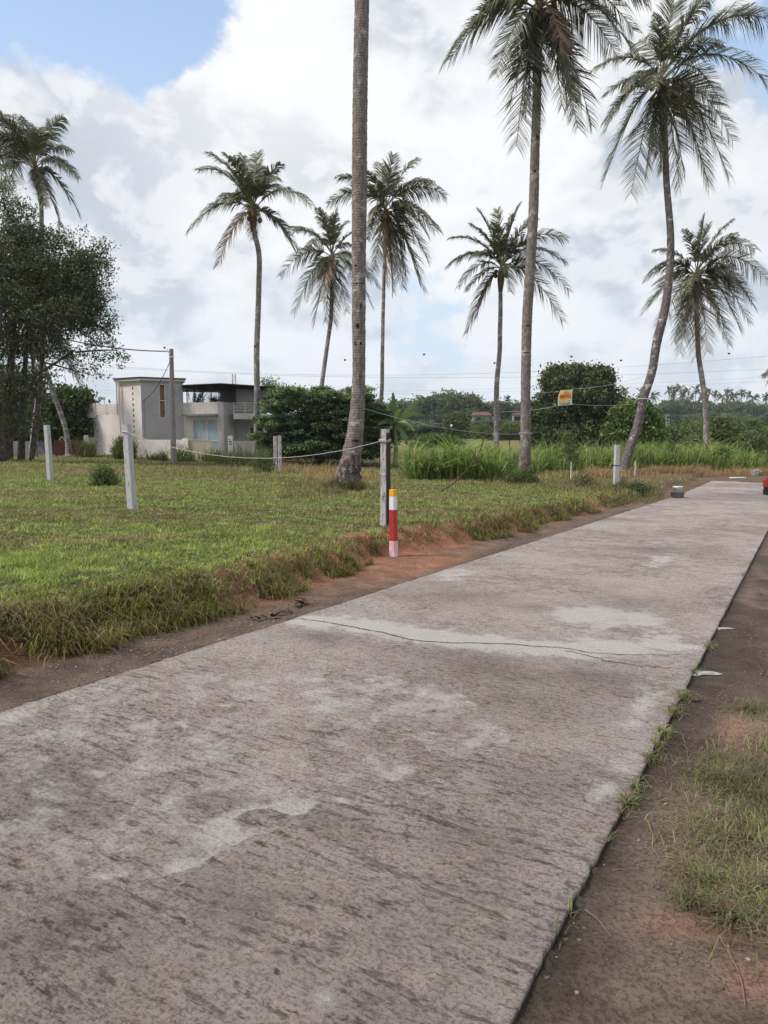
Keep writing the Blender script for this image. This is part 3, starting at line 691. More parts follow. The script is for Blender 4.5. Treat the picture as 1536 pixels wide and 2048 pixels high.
# taller blades at the back of the plot
def stand(name, label, regions, L0, L1, wd, cols, lean=(.05, .5), bendy=.7):
    ps = []
    for (px0, px1, Y0, Y1, n_) in regions:
        Yv = rng.uniform(Y0, Y1, n_); px = rng.uniform(px0, px1, n_)
        x = (px-768)/F*Yv
        # clump
        k = rng.integers(0, max(3, n_//60), n_); ck = rng.normal(0, 1, (n_//60+3, 2))
        x = x+ck[k % len(ck), 0]*.0; keep = vn(x*1.3, Yv*1.3, 121) > (.42 if name == 'weeds' else .25)
        x, Yv = x[keep], Yv[keep]; m = len(x); z = H(x, Yv)
        hv = (.15+1.35*fbm(x*.9, Yv*.9, 123))*rng.uniform(.75, 1.15, m)
        c = cols[rng.integers(0, len(cols), m)]*rng.uniform(.7, 1.25, (m, 1))
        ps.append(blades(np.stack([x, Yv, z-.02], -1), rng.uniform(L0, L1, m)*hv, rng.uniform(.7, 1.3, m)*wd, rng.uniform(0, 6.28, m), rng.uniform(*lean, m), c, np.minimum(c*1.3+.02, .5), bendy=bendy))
    A = merge(ps); o = nmesh(name, A[0], A[1], M_grass, col=A[2]); tag(o, label, 'grass', kind='stuff'); return o
TG = np.array([(.15, .235, .055), (.19, .27, .07), (.11, .17, .045), (.23, .27, .09), (.25, .23, .11)])
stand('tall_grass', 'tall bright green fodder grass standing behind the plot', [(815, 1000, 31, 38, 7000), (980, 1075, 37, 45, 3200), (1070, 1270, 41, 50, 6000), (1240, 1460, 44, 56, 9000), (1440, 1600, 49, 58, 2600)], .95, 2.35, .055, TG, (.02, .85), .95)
RD = np.array([(.34, .20, .12), (.27, .15, .09), (.40, .28, .17), (.15, .14, .06)])
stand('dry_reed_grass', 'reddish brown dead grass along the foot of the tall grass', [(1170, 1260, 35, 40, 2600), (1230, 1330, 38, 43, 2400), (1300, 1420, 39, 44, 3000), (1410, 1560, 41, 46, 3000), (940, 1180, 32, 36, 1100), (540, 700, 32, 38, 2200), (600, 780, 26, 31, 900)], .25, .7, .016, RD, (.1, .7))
WG = np.array([(.085, .12, .04), (.115, .15, .055), (.15, .125, .065), (.065, .09, .032)])
stand('weeds', 'knee high weeds growing along the house wall', [(232, 285, 39, 41.5, 2600), (285, 345, 39, 41.3, 2200), (345, 440, 39, 41.3, 1300), (430, 560, 37, 41, 1000), (160, 190, 41, 43, 700)], .55, 1.55, .030, WG, (.05, .7))
stand('plot_weeds', 'scattered taller weeds standing out of the lawn', [(900, 1250, 24, 31, 4500), (560, 760, 18, 26, 2600), (1100, 1330, 22, 27, 2600), (300, 560, 26, 33, 2200), (630, 690, 19.5, 21, 500)], .14, .38, .012, np.vstack([WG, RD[:2]]), (.1, .9))

# ------------------------------------------------------------------ leaves and trees
def leafcards(P, size, col, flat=0.0, asp=.5, droop=0.0):
    n = len(P); d = rng.normal(0, 1, (n, 3)); d[:, 2] *= (1-flat); d[:, 2] -= droop; d /= np.linalg.norm(d, axis=1)[:, None]
    r = rng.normal(0, 1, (n, 3)); r[:, 2] *= (1-flat*.9)
    s = np.cross(d, r) if flat < .5 else np.cross(d, np.array([0, 0, 1.0])+r*.35)
    s /= np.linalg.norm(s, axis=1)[:, None]+1e-9
    sz = (size*rng.uniform(.6, 1.35, n))[:, None]
    up = np.cross(s, d)
    a = P-d*sz*.5; b = P+s*sz*asp*.5+up*sz*.06; c = P+d*sz*.5-np.array([0, 0, .12])*sz; e = P-s*sz*asp*.5+up*sz*.06
    V = np.stack([a, b, c, e], 1).reshape(-1, 3); i = np.arange(n)[:, None]*4
    T = np.vstack([i+np.array([0, 1, 2]), i+np.array([0, 2, 3])])
    return V, T, np.repeat(col, 4, axis=0)
def crownpts(ells, clump_r, per, hollow=.55):
    out = []
    for (c, r, n_) in ells:
        k = max(1, n_//per); d = rng.normal(0, 1, (k, 3)); d /= np.linalg.norm(d, axis=1)[:, None]
        rad = rng.uniform(hollow**3, 1, k)**(1/3)*rng.uniform(.70, 1.22, k)
        cc = np.array(c)+d*rad[:, None]*np.array(r)
        q = np.repeat(cc, per, axis=0)+rng.normal(0, 1, (k*per, 3))*clump_r*np.array([1, 1, .7])*np.repeat(rng.uniform(.5, 1.4, k), per)[:, None]
        out.append((q, np.repeat(rng.uniform(0, 1, k), per)))
    return np.vstack([o[0] for o in out]), np.concatenate([o[1] for o in out])
def limbs(mb, base, targets, r0, seed=0, n=10):
    r = np.random.default_rng(seed)
    for tgt in targets:
        b = np.array(base, float); t_ = np.array(tgt, float); m1 = b+(t_-b)*.35+np.array([0, 0, .12*np.linalg.norm(t_-b)])+r.normal(0, .15, 3); m2 = b+(t_-b)*.7+r.normal(0, .15, 3)
        Q = spline(np.array([b, m1, m2, t_]), n); mb.tube(Q, np.linspace(r0, r0*.2, n), 6)
def leaftree(name, label, cat, base, trunk_top, ells, cols, leaf, clump, per, r0=.2, group=None, flat=0.0, asp=.5, droop=0.0, tmat=None, ntw=12, hollow=.55, seed=1, stems=None):
    root = empty(name, base, label, cat, group)
    mb = MB(); r = np.random.default_rng(seed)
    b = np.array(base, float); tt = np.array(trunk_top, float)
    st = stems or [(b, tt, r0)]
    for (q0, q1, rr) in st:
        q0 = np.array(q0, float); q1 = np.array(q1, float)
        m1 = q0+(q1-q0)*.4+r.normal(0, .08, 3)*np.linalg.norm(q1-q0)*.3
        Q = spline(np.array([q0-np.array([0, 0, .1]), m1, q1]), 14); mb.tube(Q, np.linspace(rr*1.25, rr*.55, 14)*(1+.1*r.normal(0, 1, 14)), 8)
    P, v = crownpts(ells, clump, per, hollow)
    tg = P[r.integers(0, len(P), ntw)]
    limbs(mb, tt, tg, r0*.5, seed)
    mb.build('trunk', tmat or M_wood, root, smooth=True)
    cols = np.array(cols); c = cols[0]+(cols[1]-cols[0])*np.clip(v+rng.normal(0, .18, len(v)), 0, 1)[:, None]; c = c*rng.uniform(.8, 1.2, (len(v), 1))
    V, T, cc = leafcards(P, leaf, c, flat, asp, droop)
    nmesh('crown', V, T, M_leaf, root, col=cc)
    return root
def el(px, py, Y, rx, rz, n, ry=None, dY=0):
    """ellipsoid given by photo position and pixel radii at depth Y"""
    k = Y/F; return (at(px, py, Y)+np.array([0, dY, 0]), (rx*k, (ry if ry else max(rx, rz)*k*.8), rz*k), n)

# ------------------------------------------------------------------ coconut palms
FG = np.array([(.082, .094, .050), (.108, .114, .060), (.064, .074, .041), (.150, .140, .075)])
FD = np.array([(.20, .135, .070), (.15, .10, .055)])
def frond_arrays(C, T, arch, L, dead=0, lush=1.0, seed=0, nl=112, lw=.054):
    r = np.random.default_rng(seed)
    K = C+(T-C)*.42+np.array([0, 0, arch*L])
    t = np.linspace(0, 1, 16)[:, None]; R = (1-t)**2*C+2*t*(1-t)*K+t*t*T
    V, Fq = tube_arrays(R, np.linspace(.045, .008, 16)*L/4.5, 4)
    Tri = np.vstack([Fq[:, [0, 1, 2]], Fq[:, [0, 2, 3]]])
    rc = np.array((.16, .15, .06)) if not dead else np.array((.24, .17, .09))
    parts_ = [(V, Tri, np.repeat(rc[None], len(V), 0))]
    tl = np.linspace(.17, .998, nl); ng = 16; gi = np.floor(tl*ng); gc = (gi+.5)/ng; tl = gc+(tl-gc)*.92; base = ((1-tl)**2)[:, None]*C+(2*tl*(1-tl))[:, None]*K+(tl*tl)[:, None]*T
    tan = (2*(1-tl))[:, None]*(K-C)+(2*tl)[:, None]*(T-K); tan /= np.linalg.norm(tan, axis=1)[:, None]
    S = np.cross(tan, np.array([0, 0, 1.0])); nn = np.linalg.norm(S, axis=1)[:, None]
    rs = np.array([math.cos(seed*1.7), math.sin(seed*1.7), 0]); S = np.where(nn > .25, S/(nn+1e-9), np.cross(tan, rs)); S /= np.linalg.norm(S, axis=1)[:, None]+1e-9
    roll = r.normal(0, .35)
    Nn = np.cross(S, tan); S = S*math.cos(roll)+Nn*math.sin(roll); Nn = np.cross(S, tan)
    tornA = r.uniform(.3, .9); 
    for sg in (-1, 1):
        keep = r.random(nl) > .07
        # wind-torn gaps
        g0 = r.uniform(.25, .9); keep &= ~((np.abs(tl-g0) < r.uniform(.0, .035)))
        prof = np.clip(np.sin(np.pi*np.clip(tl*.84+.10, 0, 1)), .08, 1)**.6
        ll = L*.345*prof*r.uniform(.8, 1.12, nl)*lush
        gn = r.normal(0, .10, (ng+1, 3))[gi.astype(int)]
        d0 = S*sg*.80+tan*(.50+.55*tl)[:, None]+Nn*.25+gn+r.normal(0, .06, (nl, 3)); d0 /= np.linalg.norm(d0, axis=1)[:, None]
        gr = (r.uniform(.55, 1.05, nl)*(1.2 if dead else .95))[:, None]*(.8+.2*math.sin(seed)) 
        dn = np.array([0, 0, -1.0])
        p1 = base+d0*(ll*.44)[:, None]+dn*(ll*.10)[:, None]*gr
        hz_ = np.hypot(tan[:, 0], tan[:, 1])[:, None]; gr = gr*(.35+.65*hz_)
        p2 = base+d0*(ll*.78)[:, None]+dn*(ll*.68)[:, None]*gr
        ww = (lw*r.uniform(.7, 1.2, nl)*(1-.45*tl))[:, None]*.5
        wdir = tan*.9+Nn*.35*r.normal(0, 1, (nl, 1)); wdir /= np.linalg.norm(wdir, axis=1)[:, None]
        VV = np.stack([base-wdir*ww, base+wdir*ww, p1-wdir*ww, p1+wdir*ww, p2], 1)[keep].reshape(-1, 3)
        m = keep.sum(); i = np.arange(m)[:, None]*5
        TT = np.stack([i+np.array([0, 1, 3]), i+np.array([0, 3, 2]), i+np.array([2, 3, 4])], 1).reshape(-1, 3)
        cc = (FD if dead else FG)[r.integers(0, 2 if dead else 4, m)]*r.uniform(.75, 1.25, (m, 1))
        if not dead: cc = cc+(np.array([.10, .07, .03]))*((tl[keep] > .9) & (r.random(m) < .5))[:, None]
        parts_.append((VV, TT, np.repeat(cc, 5, 0)))
    return merge(parts_)
def palm(label, Y, trunk_px, centre, tips, extra=3, scale=1.0, tm=None, group='coconut palms on the plot', seed=1, nl=112, cut=None, coco=8, ring_n=14, base_flare=1.35, name='coconut_palm', lean_tip=None, Lr=None, lw=.054, scars=()):
    r = np.random.default_rng(seed); k = Y/F
    pts = []
    for (px, py, wpx) in trunk_px:
        p = at(px, py, Y); pts.append([p[0], p[1], p[2], wpx*k/2])
    pts = np.array(pts)                      # top to bottom
    base = pts[-1].copy(); gz = Hs(base[0], base[1])
    if base[2] > gz: pts = np.vstack([pts, [base[0]+(pts[-1][0]-pts[-2][0])*.15, base[1], gz-.05, base[3]*1.15]])
    pts = pts[::-1]
    root = empty(name, (pts[0][0], pts[0][1], gz), label, 'palm tree', group)
    ln = np.linalg.norm(np.diff(pts[:, :3], axis=0), axis=1).sum()
    nz = int(ln/.07) if Y < 35 else int(ln/.22)
    Q = spline(pts, nz)
    ns = ring_n; th = np.arange(ns)*2*np.pi/ns
    ph = np.cumsum(r.uniform(.7, 1.3, nz))*(2*np.pi/(2.4 if Y < 35 else 2))
    R = Q[:, 3][:, None]*(1+.018*np.sin(ph)[:, None]+.02*r.normal(0, 1, (nz, ns))*(1 if Y < 35 else .3))
    zt_ = np.arange(nz)/nz*ln
    R = R*(1+(base_flare-1)*np.exp(-zt_/.35)[:, None]*(1+.4*r.normal(0, 1, (1, ns))))
    if Y < 35: R = R*(1+.10*np.exp(-zt_/.8)[:, None]*r.normal(0, 1, (nz, ns)))
    V, Fq = tube_arrays(Q[:, :3], R, ns)
    nmesh('trunk', V, Fq, tm or M_trunk, root, smooth=True)
    C = at(centre[0], centre[1], Y); 
    # woody heart of the crown
    mbs = MB(); top = Q[-1, :3]; Qs = spline(np.array([top-np.array([0, 0, .3]), (top+C)/2, C+np.array([0, 0, .35*scale])]), 8)
    mbs.tube(Qs, np.array([1.0, 1.25, 1.5, 1.75, 1.7, 1.4, .9, .3])*max(Q[-1, 3], .1), 10); mbs.build('crown_heart', M_sheath, root, smooth=True)
    lengths = []; tips = list(tips)+[(t_[0]+r.normal(0, 14), t_[1]+r.normal(0, 12)) for t_ in tips if t_[1] > centre[1]-10 and r.random() < .35 and len(t_) < 3]
    for j, tp in enumerate(tips):
        px, py = tp[0], tp[1]; dead = 1 if (len(tp) > 2 and tp[2] == 'd') else 0
        T = at(px, py, Y); L2 = np.linalg.norm(T-C); 
        Lref = Lr or 4.2*scale
        rest = max(0, Lref**2*.72-L2**2); dYv = math.sqrt(rest)*r.uniform(.35, 1.0)*(1 if r.random() < .5 else -1) if L2 < Lref*.92 else r.uniform(-.8, .8)
        T = T+np.array([0, dYv, 0]); dx = abs(T[0]-C[0])
        # keep the projected tip where it stands at its new depth
        T[0] = (px-768)/F*(Y+dYv) if True else T[0]; T[2] = at(px, py, Y+dYv)[2]
        L = np.linalg.norm(T-C)
        hor = math.hypot(T[0]-C[0], T[1]-C[1])/max(L, .1)
        arch = .13+.32*hor*(1 if T[2] < C[2]+.5*L else .8)
        if T[2] < C[2]: arch += .06
        if T[2] > C[2]+.6*L: T = T+np.array([(T[0]-C[0])*.22+r.normal(0, .25), dYv*.15, -.10*L])
        c0 = C+np.array([0, 0, .12*scale if T[2] > C[2] else -.12*scale])
        A = frond_arrays(c0, T, arch, L*1.05, dead, 1.0 if L > 2 else .8, seed*100+j, nl, lw)
        nmesh('frond', A[0], A[1], M_frond, root, col=A[2])
    for j in range(extra):
        az = j/extra*6.283+r.uniform(-.3, .3); 
        if abs(math.cos(az)) > .75: az += .7
        e0 = r.uniform(-.75, 1.1); L = (Lr or 4.2*scale)*r.uniform(.75, .95)
        T = C+np.array([math.cos(az)*math.cos(e0), math.sin(az)*math.cos(e0), math.sin(e0)])*L*.85
        A = frond_arrays(C, T, .25, L, 1 if e0 < -.5 and r.random() < .4 else 0, .9, seed*100+50+j, nl, lw)
        nmesh('frond', A[0], A[1], M_frond, root, col=A[2])
    for j in range(coco):
        az = r.uniform(0, 6.28); p = C+np.array([math.cos(az)*.36, math.sin(az)*.36, -.18-r.uniform(0, .45)])*scale
        uv = sphere(p, (.13*scale, .13*scale, .16*scale), 10, 7); nmesh('coconut', uv[0], uv[1], M_coconut, root, smooth=True)
    for (px, py, wx, hz) in scars:
        # dark notch wrapped round the visible side of the trunk
        i = np.argmin(np.abs(Q[:, 2]-at(px, py, Y)[2])); c_ = Q[i]; mbn = MB()
        xo = (at(px, py, Y)[0]-c_[0])/c_[3]; a0 = -math.pi/2+math.asin(max(-.95, min(.95, xo)))
        aw = wx*k/c_[3]/2; th2 = np.linspace(a0-aw, a0+aw, 8)
        V1 = [(c_[0]+math.cos(a)*c_[3]*1.03, c_[1]+math.sin(a)*c_[3]*1.03, c_[2]-hz*k/2*math.sin((q+.6)/8.2*math.pi)) for q, a in enumerate(th2)]
        V2 = [(x, y, 2*c_[2]-z) for x, y, z in V1]
        mbn.add(V1+V2, [(q, q+1, 8+q+1, 8+q) for q in range(7)]); mbn.build('bark_notch', M_scar, root)
    return root
def sphere(c, r, nu=12, nv=8):
    V = [(0, 0, -1)]; 
    for i in range(1, nv):
        ph = -math.pi/2+math.pi*i/nv
        for j in range(nu): V.append((math.cos(ph)*math.cos(2*math.pi*j/nu), math.cos(ph)*math.sin(2*math.pi*j/nu), math.sin(ph)))
    V.append((0, 0, 1)); V = np.array(V)*np.array(r)+np.array(c); Fs = []
    for j in range(nu): Fs.append([0, 1+(j+1) % nu, 1+j])
    for i in range(nv-2):
        for j in range(nu): a = 1+i*nu+j; b_ = 1+i*nu+(j+1) % nu; Fs.append([a, b_, b_+nu, a+nu])
    t_ = len(V)-1
    for j in range(nu): Fs.append([t_, t_-nu+j, t_-nu+(j+1) % nu])
    return V, Fs
def z3(l): return [(380+a[0]/2.925, 260+a[1]/2.925)+tuple(a[2:]) for a in l]
def z5(l): return [(860+a[0]/2.272, 380+a[1]/2.272)+tuple(a[2:]) for a in l]
def z4(l): return [(860+a[0]/2.272, a[1]/2.272)+tuple(a[2:]) for a in l]
def z1(l): return [(a[0]/2.625, 180+a[1]/2.625)+tuple(a[2:]) for a in l]

palm('tall palm nearest the camera with a thick ringed trunk flaring into a rough root base', 22,
     [(732, -330, 22), (728, -170, 25), (724, 0, 27), (719.5, 260, 28.5), (718.5, 431, 28.5), (717.5, 560, 27), (717.5, 640, 26.5), (717, 773, 26), (712, 850, 32), (704, 910, 38), (697, 950, 44), (693, 985, 52)],
     (733, -350), [(520, -500), (560, -330), (900, -330), (950, -500), (650, -620), (820, -640), (740, -660), (600, -230), (860, -240)], extra=9, tm=M_trunk, seed=11, ring_n=32, base_flare=1.55, scars=((718, 569, 26, 2.5), (716, 652, 8, 10), (711, 686, 6, 8), (722, 690, 4, 7), (706, 728, 4, 7), (712, 534, 5, 5), (722, 612, 3, 10), (712, 884, 18, 4)))
palm('slim palm standing by the right corner of the house with airy fronds', 42,
     z3([(372, 530)])[0:0]+[(506.5, 452, 9), (510, 470, 9.5), (516.7, 499, 10), (517.8, 568, 10.5), (515.7, 636, 11), (513.3, 704, 11.5), (514, 773, 11.5), (513.5, 841, 12), (513, 912, 14)],
     (506, 420), z3([(210, 90), (300, 110), (430, 85), (465, 160), (540, 170), (100, 235), (545, 345), (30, 590), (725, 435), (640, 730), (190, 790, 'd'), (250, 440), (390, 640), (400, 520, 'd'), (330, 100), (540, 290)]), extra=3, tm=M_trunk_far, seed=12, coco=4)
palm('shaggy palm with a drooping full crown rising behind the dark shrub', 56,
     [(664, 540, 7), (663, 600, 7.5), (662, 636, 8), (656, 680, 8), (649, 730, 8.5), (643, 776, 9), (640, 850, 9.5), (640, 905, 10)],
     (664, 512), z3([(625, 590), (660, 540), (780, 450), (840, 430), (930, 505), (545, 855), (620, 1070), (735, 1140), (850, 1130), (920, 1060), (1065, 1030), (1110, 930), (960, 900), (700, 1000), (1000, 700), (800, 1120), (890, 470), (700, 700), (780, 1000, 'd')]), extra=3, tm=M_trunk_far, seed=13, scale=1.05)
palm('curved slim palm with its crown just right of the nearest trunk', 45,
     [(770, 460, 7), (768, 554, 7), (766, 636, 7), (764.6, 721, 7.5), (763, 790, 8), (756, 841, 10), (744, 890, 11), (737, 927, 13)],
     (771, 420), z3([(1200, 110), (1110, 150), (1290, 130), (1400, 300), (1480, 380), (1455, 600), (1390, 770), (1335, 890), (1185, 940), (1080, 820), (1270, 880), (905, 240), (820, 430), (1040, 640), (1385, 620), (1150, 900, 'd'), (1060, 560), (1220, 880, 'd')]), extra=3, tm=M_trunk_far, seed=14, scale=.95)
palm('palm with spiky upright fronds and one browned frond left of the very tall palm', 46,
     [(1001, 575, 8), (1001, 620, 8.5), (1000, 666, 9), (999.5, 700, 9), (997, 730, 9.5), (994, 760, 10), (993, 820, 10.5), (993, 912, 12)],
     (1003, 536), z5([(100, 190), (225, 60), (205, 130), (310, 60), (400, 30), (440, 100), (590, 220), (610, 460), (585, 600), (160, 650, 'd'), (70, 345), (120, 440), (200, 580, 'd'), (350, 460), (590, 330), (240, 170), (180, 300), (370, 90)]), extra=3, tm=M_trunk_far, seed=15, scale=.95, coco=7)
palm('very tall palm with its crown cut by the photo top and one tan frond', 30,
     [(1077, 60, 14), (1076, 110, 15), (1073, 220, 16.5), (1070, 308, 17.5), (1067, 418, 19), (1062, 512, 19.5), (1054, 644, 19.5), (1052, 732, 19), (1051, 820, 19.5), (1050.6, 890, 21), (1049, 935, 24), (1049, 968, 28)],
     (1076, 14), z4([(75, 270), (165, 125), (250, -60), (365, 665), (450, 600), (270, 340), (335, 480), (630, 585), (690, 570), (870, 250), (795, 265), (860, 140), (905, 10), (545, 250, 'd'), (560, 240, 'd'), (390, 520), (420, -180), (560, -210), (700, -150), (300, -150), (560, 480), (610, 520)]), extra=3, tm=M_trunk, seed=16, ring_n=24, scale=1.08, scars=((1073, 277, 6, 8), (1068, 347, 4, 7), (1054, 652, 18, 2), (1052, 707, 16, 2)))
palm('leaning tall palm with a dark mossy lower trunk and dense crown at upper right', 39,
     [(1328, 230, 10), (1331, 300, 11), (1333, 365, 12), (1336, 402, 12.5), (1341, 468, 13.5), (1340, 534, 14.5), (1329, 622, 16.5), (1313, 688, 17), (1304.5, 741, 16.5), (1287, 798, 16.5), (1274, 855, 17), (1256, 908, 18), (1245, 945, 22)],
     (1322, 160), z4([(680, 330), (745, 600), (750, 820), (870, 880), (930, 790), (1210, 850), (1295, 810), (1305, 640), (1455, 385), (1465, 100), (1300, 5), (970, 50), (880, 140), (1100, -40), (1030, -80), (1250, 480), (1080, 850, 'd'), (1000, 780), (1170, -60), (740, 560), (1100, 800), (960, 700), (1240, 200), (830, 420), (1180, 640)]), extra=3, tm=M_trunk_lichen, seed=17, ring_n=18, scale=1.12, coco=8)
palm('slender palm on the far right with feathery crown and hanging dead fronds', 50,
     [(1393, 575, 8), (1393, 600, 8.5), (1395, 666, 9), (1397, 710, 9.5), (1403.6, 754, 10), (1410, 798, 10.5), (1412, 864, 11), (1408, 930, 15)],
     (1393, 548), z5([(1030, 250), (950, 390), (940, 560), (1010, 660), (1115, 740), (1185, 760, 'd'), (1235, 735, 'd'), (1330, 700), (1415, 600), (1440, 540), (1490, 410), (1425, 270), (1310, 180), (1180, 90), (1380, 640), (1085, 690), (1385, 450), (1290, 110), (1120, 160), (1230, 130)]), extra=3, tm=M_trunk_far, seed=18, scale=1.0)
palm('palm rising above the big dark tree at the left edge of the photo', 41,
     [(76, 370, 8), (82, 408, 8), (83, 466, 8.5), (84, 600, 9), (82, 713, 10), (78, 790, 11), (70, 850, 13), (66, 925, 16)],
     (70, 334), z1([(70, 45), (190, 85), (245, 110), (325, 225), (300, 150), (445, 320), (478, 465), (475, 655), (375, 715), (310, 610), (0, 210), (60, 240), (-60, 400), (-70, 540), (100, 560), (0, 500)]), extra=3, tm=M_trunk_far, seed=19, scale=1.0)
palm('short leaning palm showing only its pale slanting trunk below the big left tree', 43,
     [(62, 655, 8), (76, 700, 9), (93, 744, 9), (110, 795, 9.5), (133, 866, 10), (138, 905, 12)],
     (58, 640), [(-20, 600), (0, 720), (120, 640), (150, 700), (168, 775), (60, 560), (30, 570), (100, 580), (90, 740)], extra=3, tm=M_trunk_far, seed=20, scale=.8, coco=3)
palm('palm mostly outside the right edge whose frond tips poke into the photo', 60,
     [(1590, 760, 9), (1592, 830, 9), (1592, 930, 11)], (1590, 745), [(1524, 750), (1527, 765), (1500+25, 742), (1650, 740), (1640, 800), (1590, 640), (1560, 670), (1630, 670), (1560, 820)], extra=3, tm=M_trunk_far, seed=21, scale=.9)

# ------------------------------------------------------------------ far palms and woods
fp0 = palm('small palm silhouette in the far treeline behind the leaning palm', 430, [(1338, 786, 1.2), (1338, 820, 1.2), (1337, 872, 1.4)], (1338, 782),
           [(1328, 780), (1330, 788), (1334, 772), (1338, 769), (1343, 772), (1348, 780), (1347, 789), (1342, 793), (1333, 793), (1326, 785)], extra=3, tm=M_trunk_far, group='palms of the far treeline', seed=31, scale=1.0, nl=30, coco=0, ring_n=6, lw=.42, Lr=4.4)
fp_loc = Vector(fp0.location); fph = at(1338, 782, 430)[2]-fp_loc[2]
far_p = [(1248, 783, 'lone tiny palm at the left end of the far palm row'), (1283, 786, 'tiny far palm just left of the leaning trunk'), (1307, 794, 'tiny low far palm just right of the leaning trunk'),
         (1359, 779, None), (1374, 783, None), (1393, 781, None), (1415, 786, None), (1430, 789, None), (1455, 789, None), (1484, 787, None), (1497, 791, None), (1509, 799, None), (1531, 797, None), (1346, 790, None), (1366, 792, None), (1383, 794, None), (1442, 796, None), (1470, 795, None), (1405, 797, None),
         (1015, 800, 'far palm top left of the palm behind the pale house'), (945, 800, 'far palm top above the middle of the distant trees')]
fp0['label'] = 'far palm first of the dense row of palms right of the leaning trunk'
for i, (px, py, lb) in enumerate(far_p):
    c = copy_tree(fp0); r = random.Random(i)
    Yd = 430*r.uniform(.93, 1.08) if px > 1100 else 300
    sc = r.uniform(.72, 1.15) if px > 1100 else .62
    ptop = at(px, py, Yd)
    c.location = (ptop[0], Yd, ptop[2]-fph*sc); c.scale = (sc, sc, sc); c.rotation_euler = (0, 0, r.uniform(0, 6.28))
    c['label'] = lb or 'small palm in the far row of palms above the wood on the right'

WC = [np.array((.055, .078, .042)), np.array((.105, .138, .065))]
def farproto(name, Y, seed, cols, h=15, w=11):
    b = np.array([0, Y, Hs(0, Y)]); r = np.random.default_rng(seed)
    ells = [(b+np.array([r.uniform(-.25, .25)*w, r.uniform(-.2, .2)*w, h*r.uniform(.45, .85)]), (w*r.uniform(.22, .36), w*.3, h*r.uniform(.13, .24)), 700) for _ in range(7)]
    ells += [(b+np.array([r.uniform(-.3, .3)*w, -1, h*.25]), (w*.4, w*.3, h*.22), 900)]
    return leaftree(name, 'x', 'tree', b, b+np.array([0, 0, h*.5]), ells, cols, .95, .75, 14, r0=.35, seed=seed, ntw=6, group='trees of the far wood')
protos = [farproto('broadleaf_tree', 260, 41, WC), farproto('broadleaf_tree', 260, 42, [c*1.2 for c in WC], 13, 13), farproto('broadleaf_tree', 260, 43, [c*.8 for c in WC], 17, 9), farproto('broadleaf_tree', 260, 44, [WC[0]*1.1, WC[1]*1.35], 14, 12)]
PH = [15, 13, 17, 14]
wood = []
for i, px in enumerate(np.arange(755, 1100, 15)):      # middle wood beyond the field
    top = np.interp(px, [755, 790, 830, 870, 900, 935, 980, 1040, 1100], [812, 806, 800, 786, 792, 788, 806, 800, 800])
    wood.append((px+random.uniform(-4, 4), top+random.uniform(-3, 9), random.uniform(225, 300)))
for i, px in enumerate(np.arange(1190, 1600, 15)):
    top = np.interp(px, [1190, 1240, 1300, 1350, 1450, 1540, 1600], [818, 812, 810, 800, 806, 806, 806])
    wood.append((px+random.uniform(-4, 4), top+random.uniform(-3, 10), random.uniform(390, 440)))
for px in np.arange(-150, 760, 32):
    wood.append((px, random.uniform(818, 832), random.uniform(230, 320)))
for px in np.arange(1180, 1600, 30):
    wood.append((px, random.uniform(822, 834), random.uniform(330, 360)))
for px in (775, 800, 830, 855, 885, 935, 950, 968, 990, 1012, 1030, 1050, 1075):
    wood.append((px, random.uniform(838, 847), random.uniform(160, 185)))
used = set()
for i, (px, py, Yd) in enumerate(wood):
    k = i % 4
    c = protos[k] if k not in used else copy_tree(protos[k]); used.add(k)
    p = at(px, py, Yd); gz = Hs(p[0], Yd)-.2; sc = (p[2]-gz)/(PH[k]*1.0)
    c.location = (p[0], Yd, gz); c.scale = (max(sc, .7)*1.1, max(sc, .7)*1.1, sc); c.rotation_euler = (0, 0, random.uniform(0, 6.28))
    c['label'] = ('dark leafy tree in the wood beyond the field at centre' if 700 < px < 1110 else 'dark leafy tree in the far wood below the row of palms' if px > 1110 else 'leafy tree of the distant wood behind the house')
    c['group'] = ('trees beyond the field' if 700 < px < 1110 else 'trees of the far right wood' if px > 1110 else 'trees behind the house')
# hedge line low in front of the far woods
def bushes(items, name, cat, label, group, cols, leaf, Y):
    pass
# lighter round tree in the field
b = ground(912, 120, 870)
leaftree('field_tree', 'lighter green round crowned tree standing alone in the field', 'tree', b, b+np.array([0, 0, 2.2]), [el(912, 842, 120, 22, 15, 3600), el(905, 850, 120, 16, 10, 1500), el(920, 846, 120, 16, 12, 1500)], [(.075, .095, .04), (.12, .14, .06)], .35, .35, 14, r0=.14, seed=51)
b = ground(868, 62, 880)
leaftree('bush', 'low rounded green bush at the near edge of the field', 'bush', b, b+np.array([0, 0, .5]), [el(872, 880, 62, 34, 13, 3000), el(905, 886, 62, 26, 10, 2000), el(845, 888, 62, 24, 8, 1500)], [(.07, .10, .035), (.12, .17, .06)], .16, .2, 14, r0=.05, seed=52)

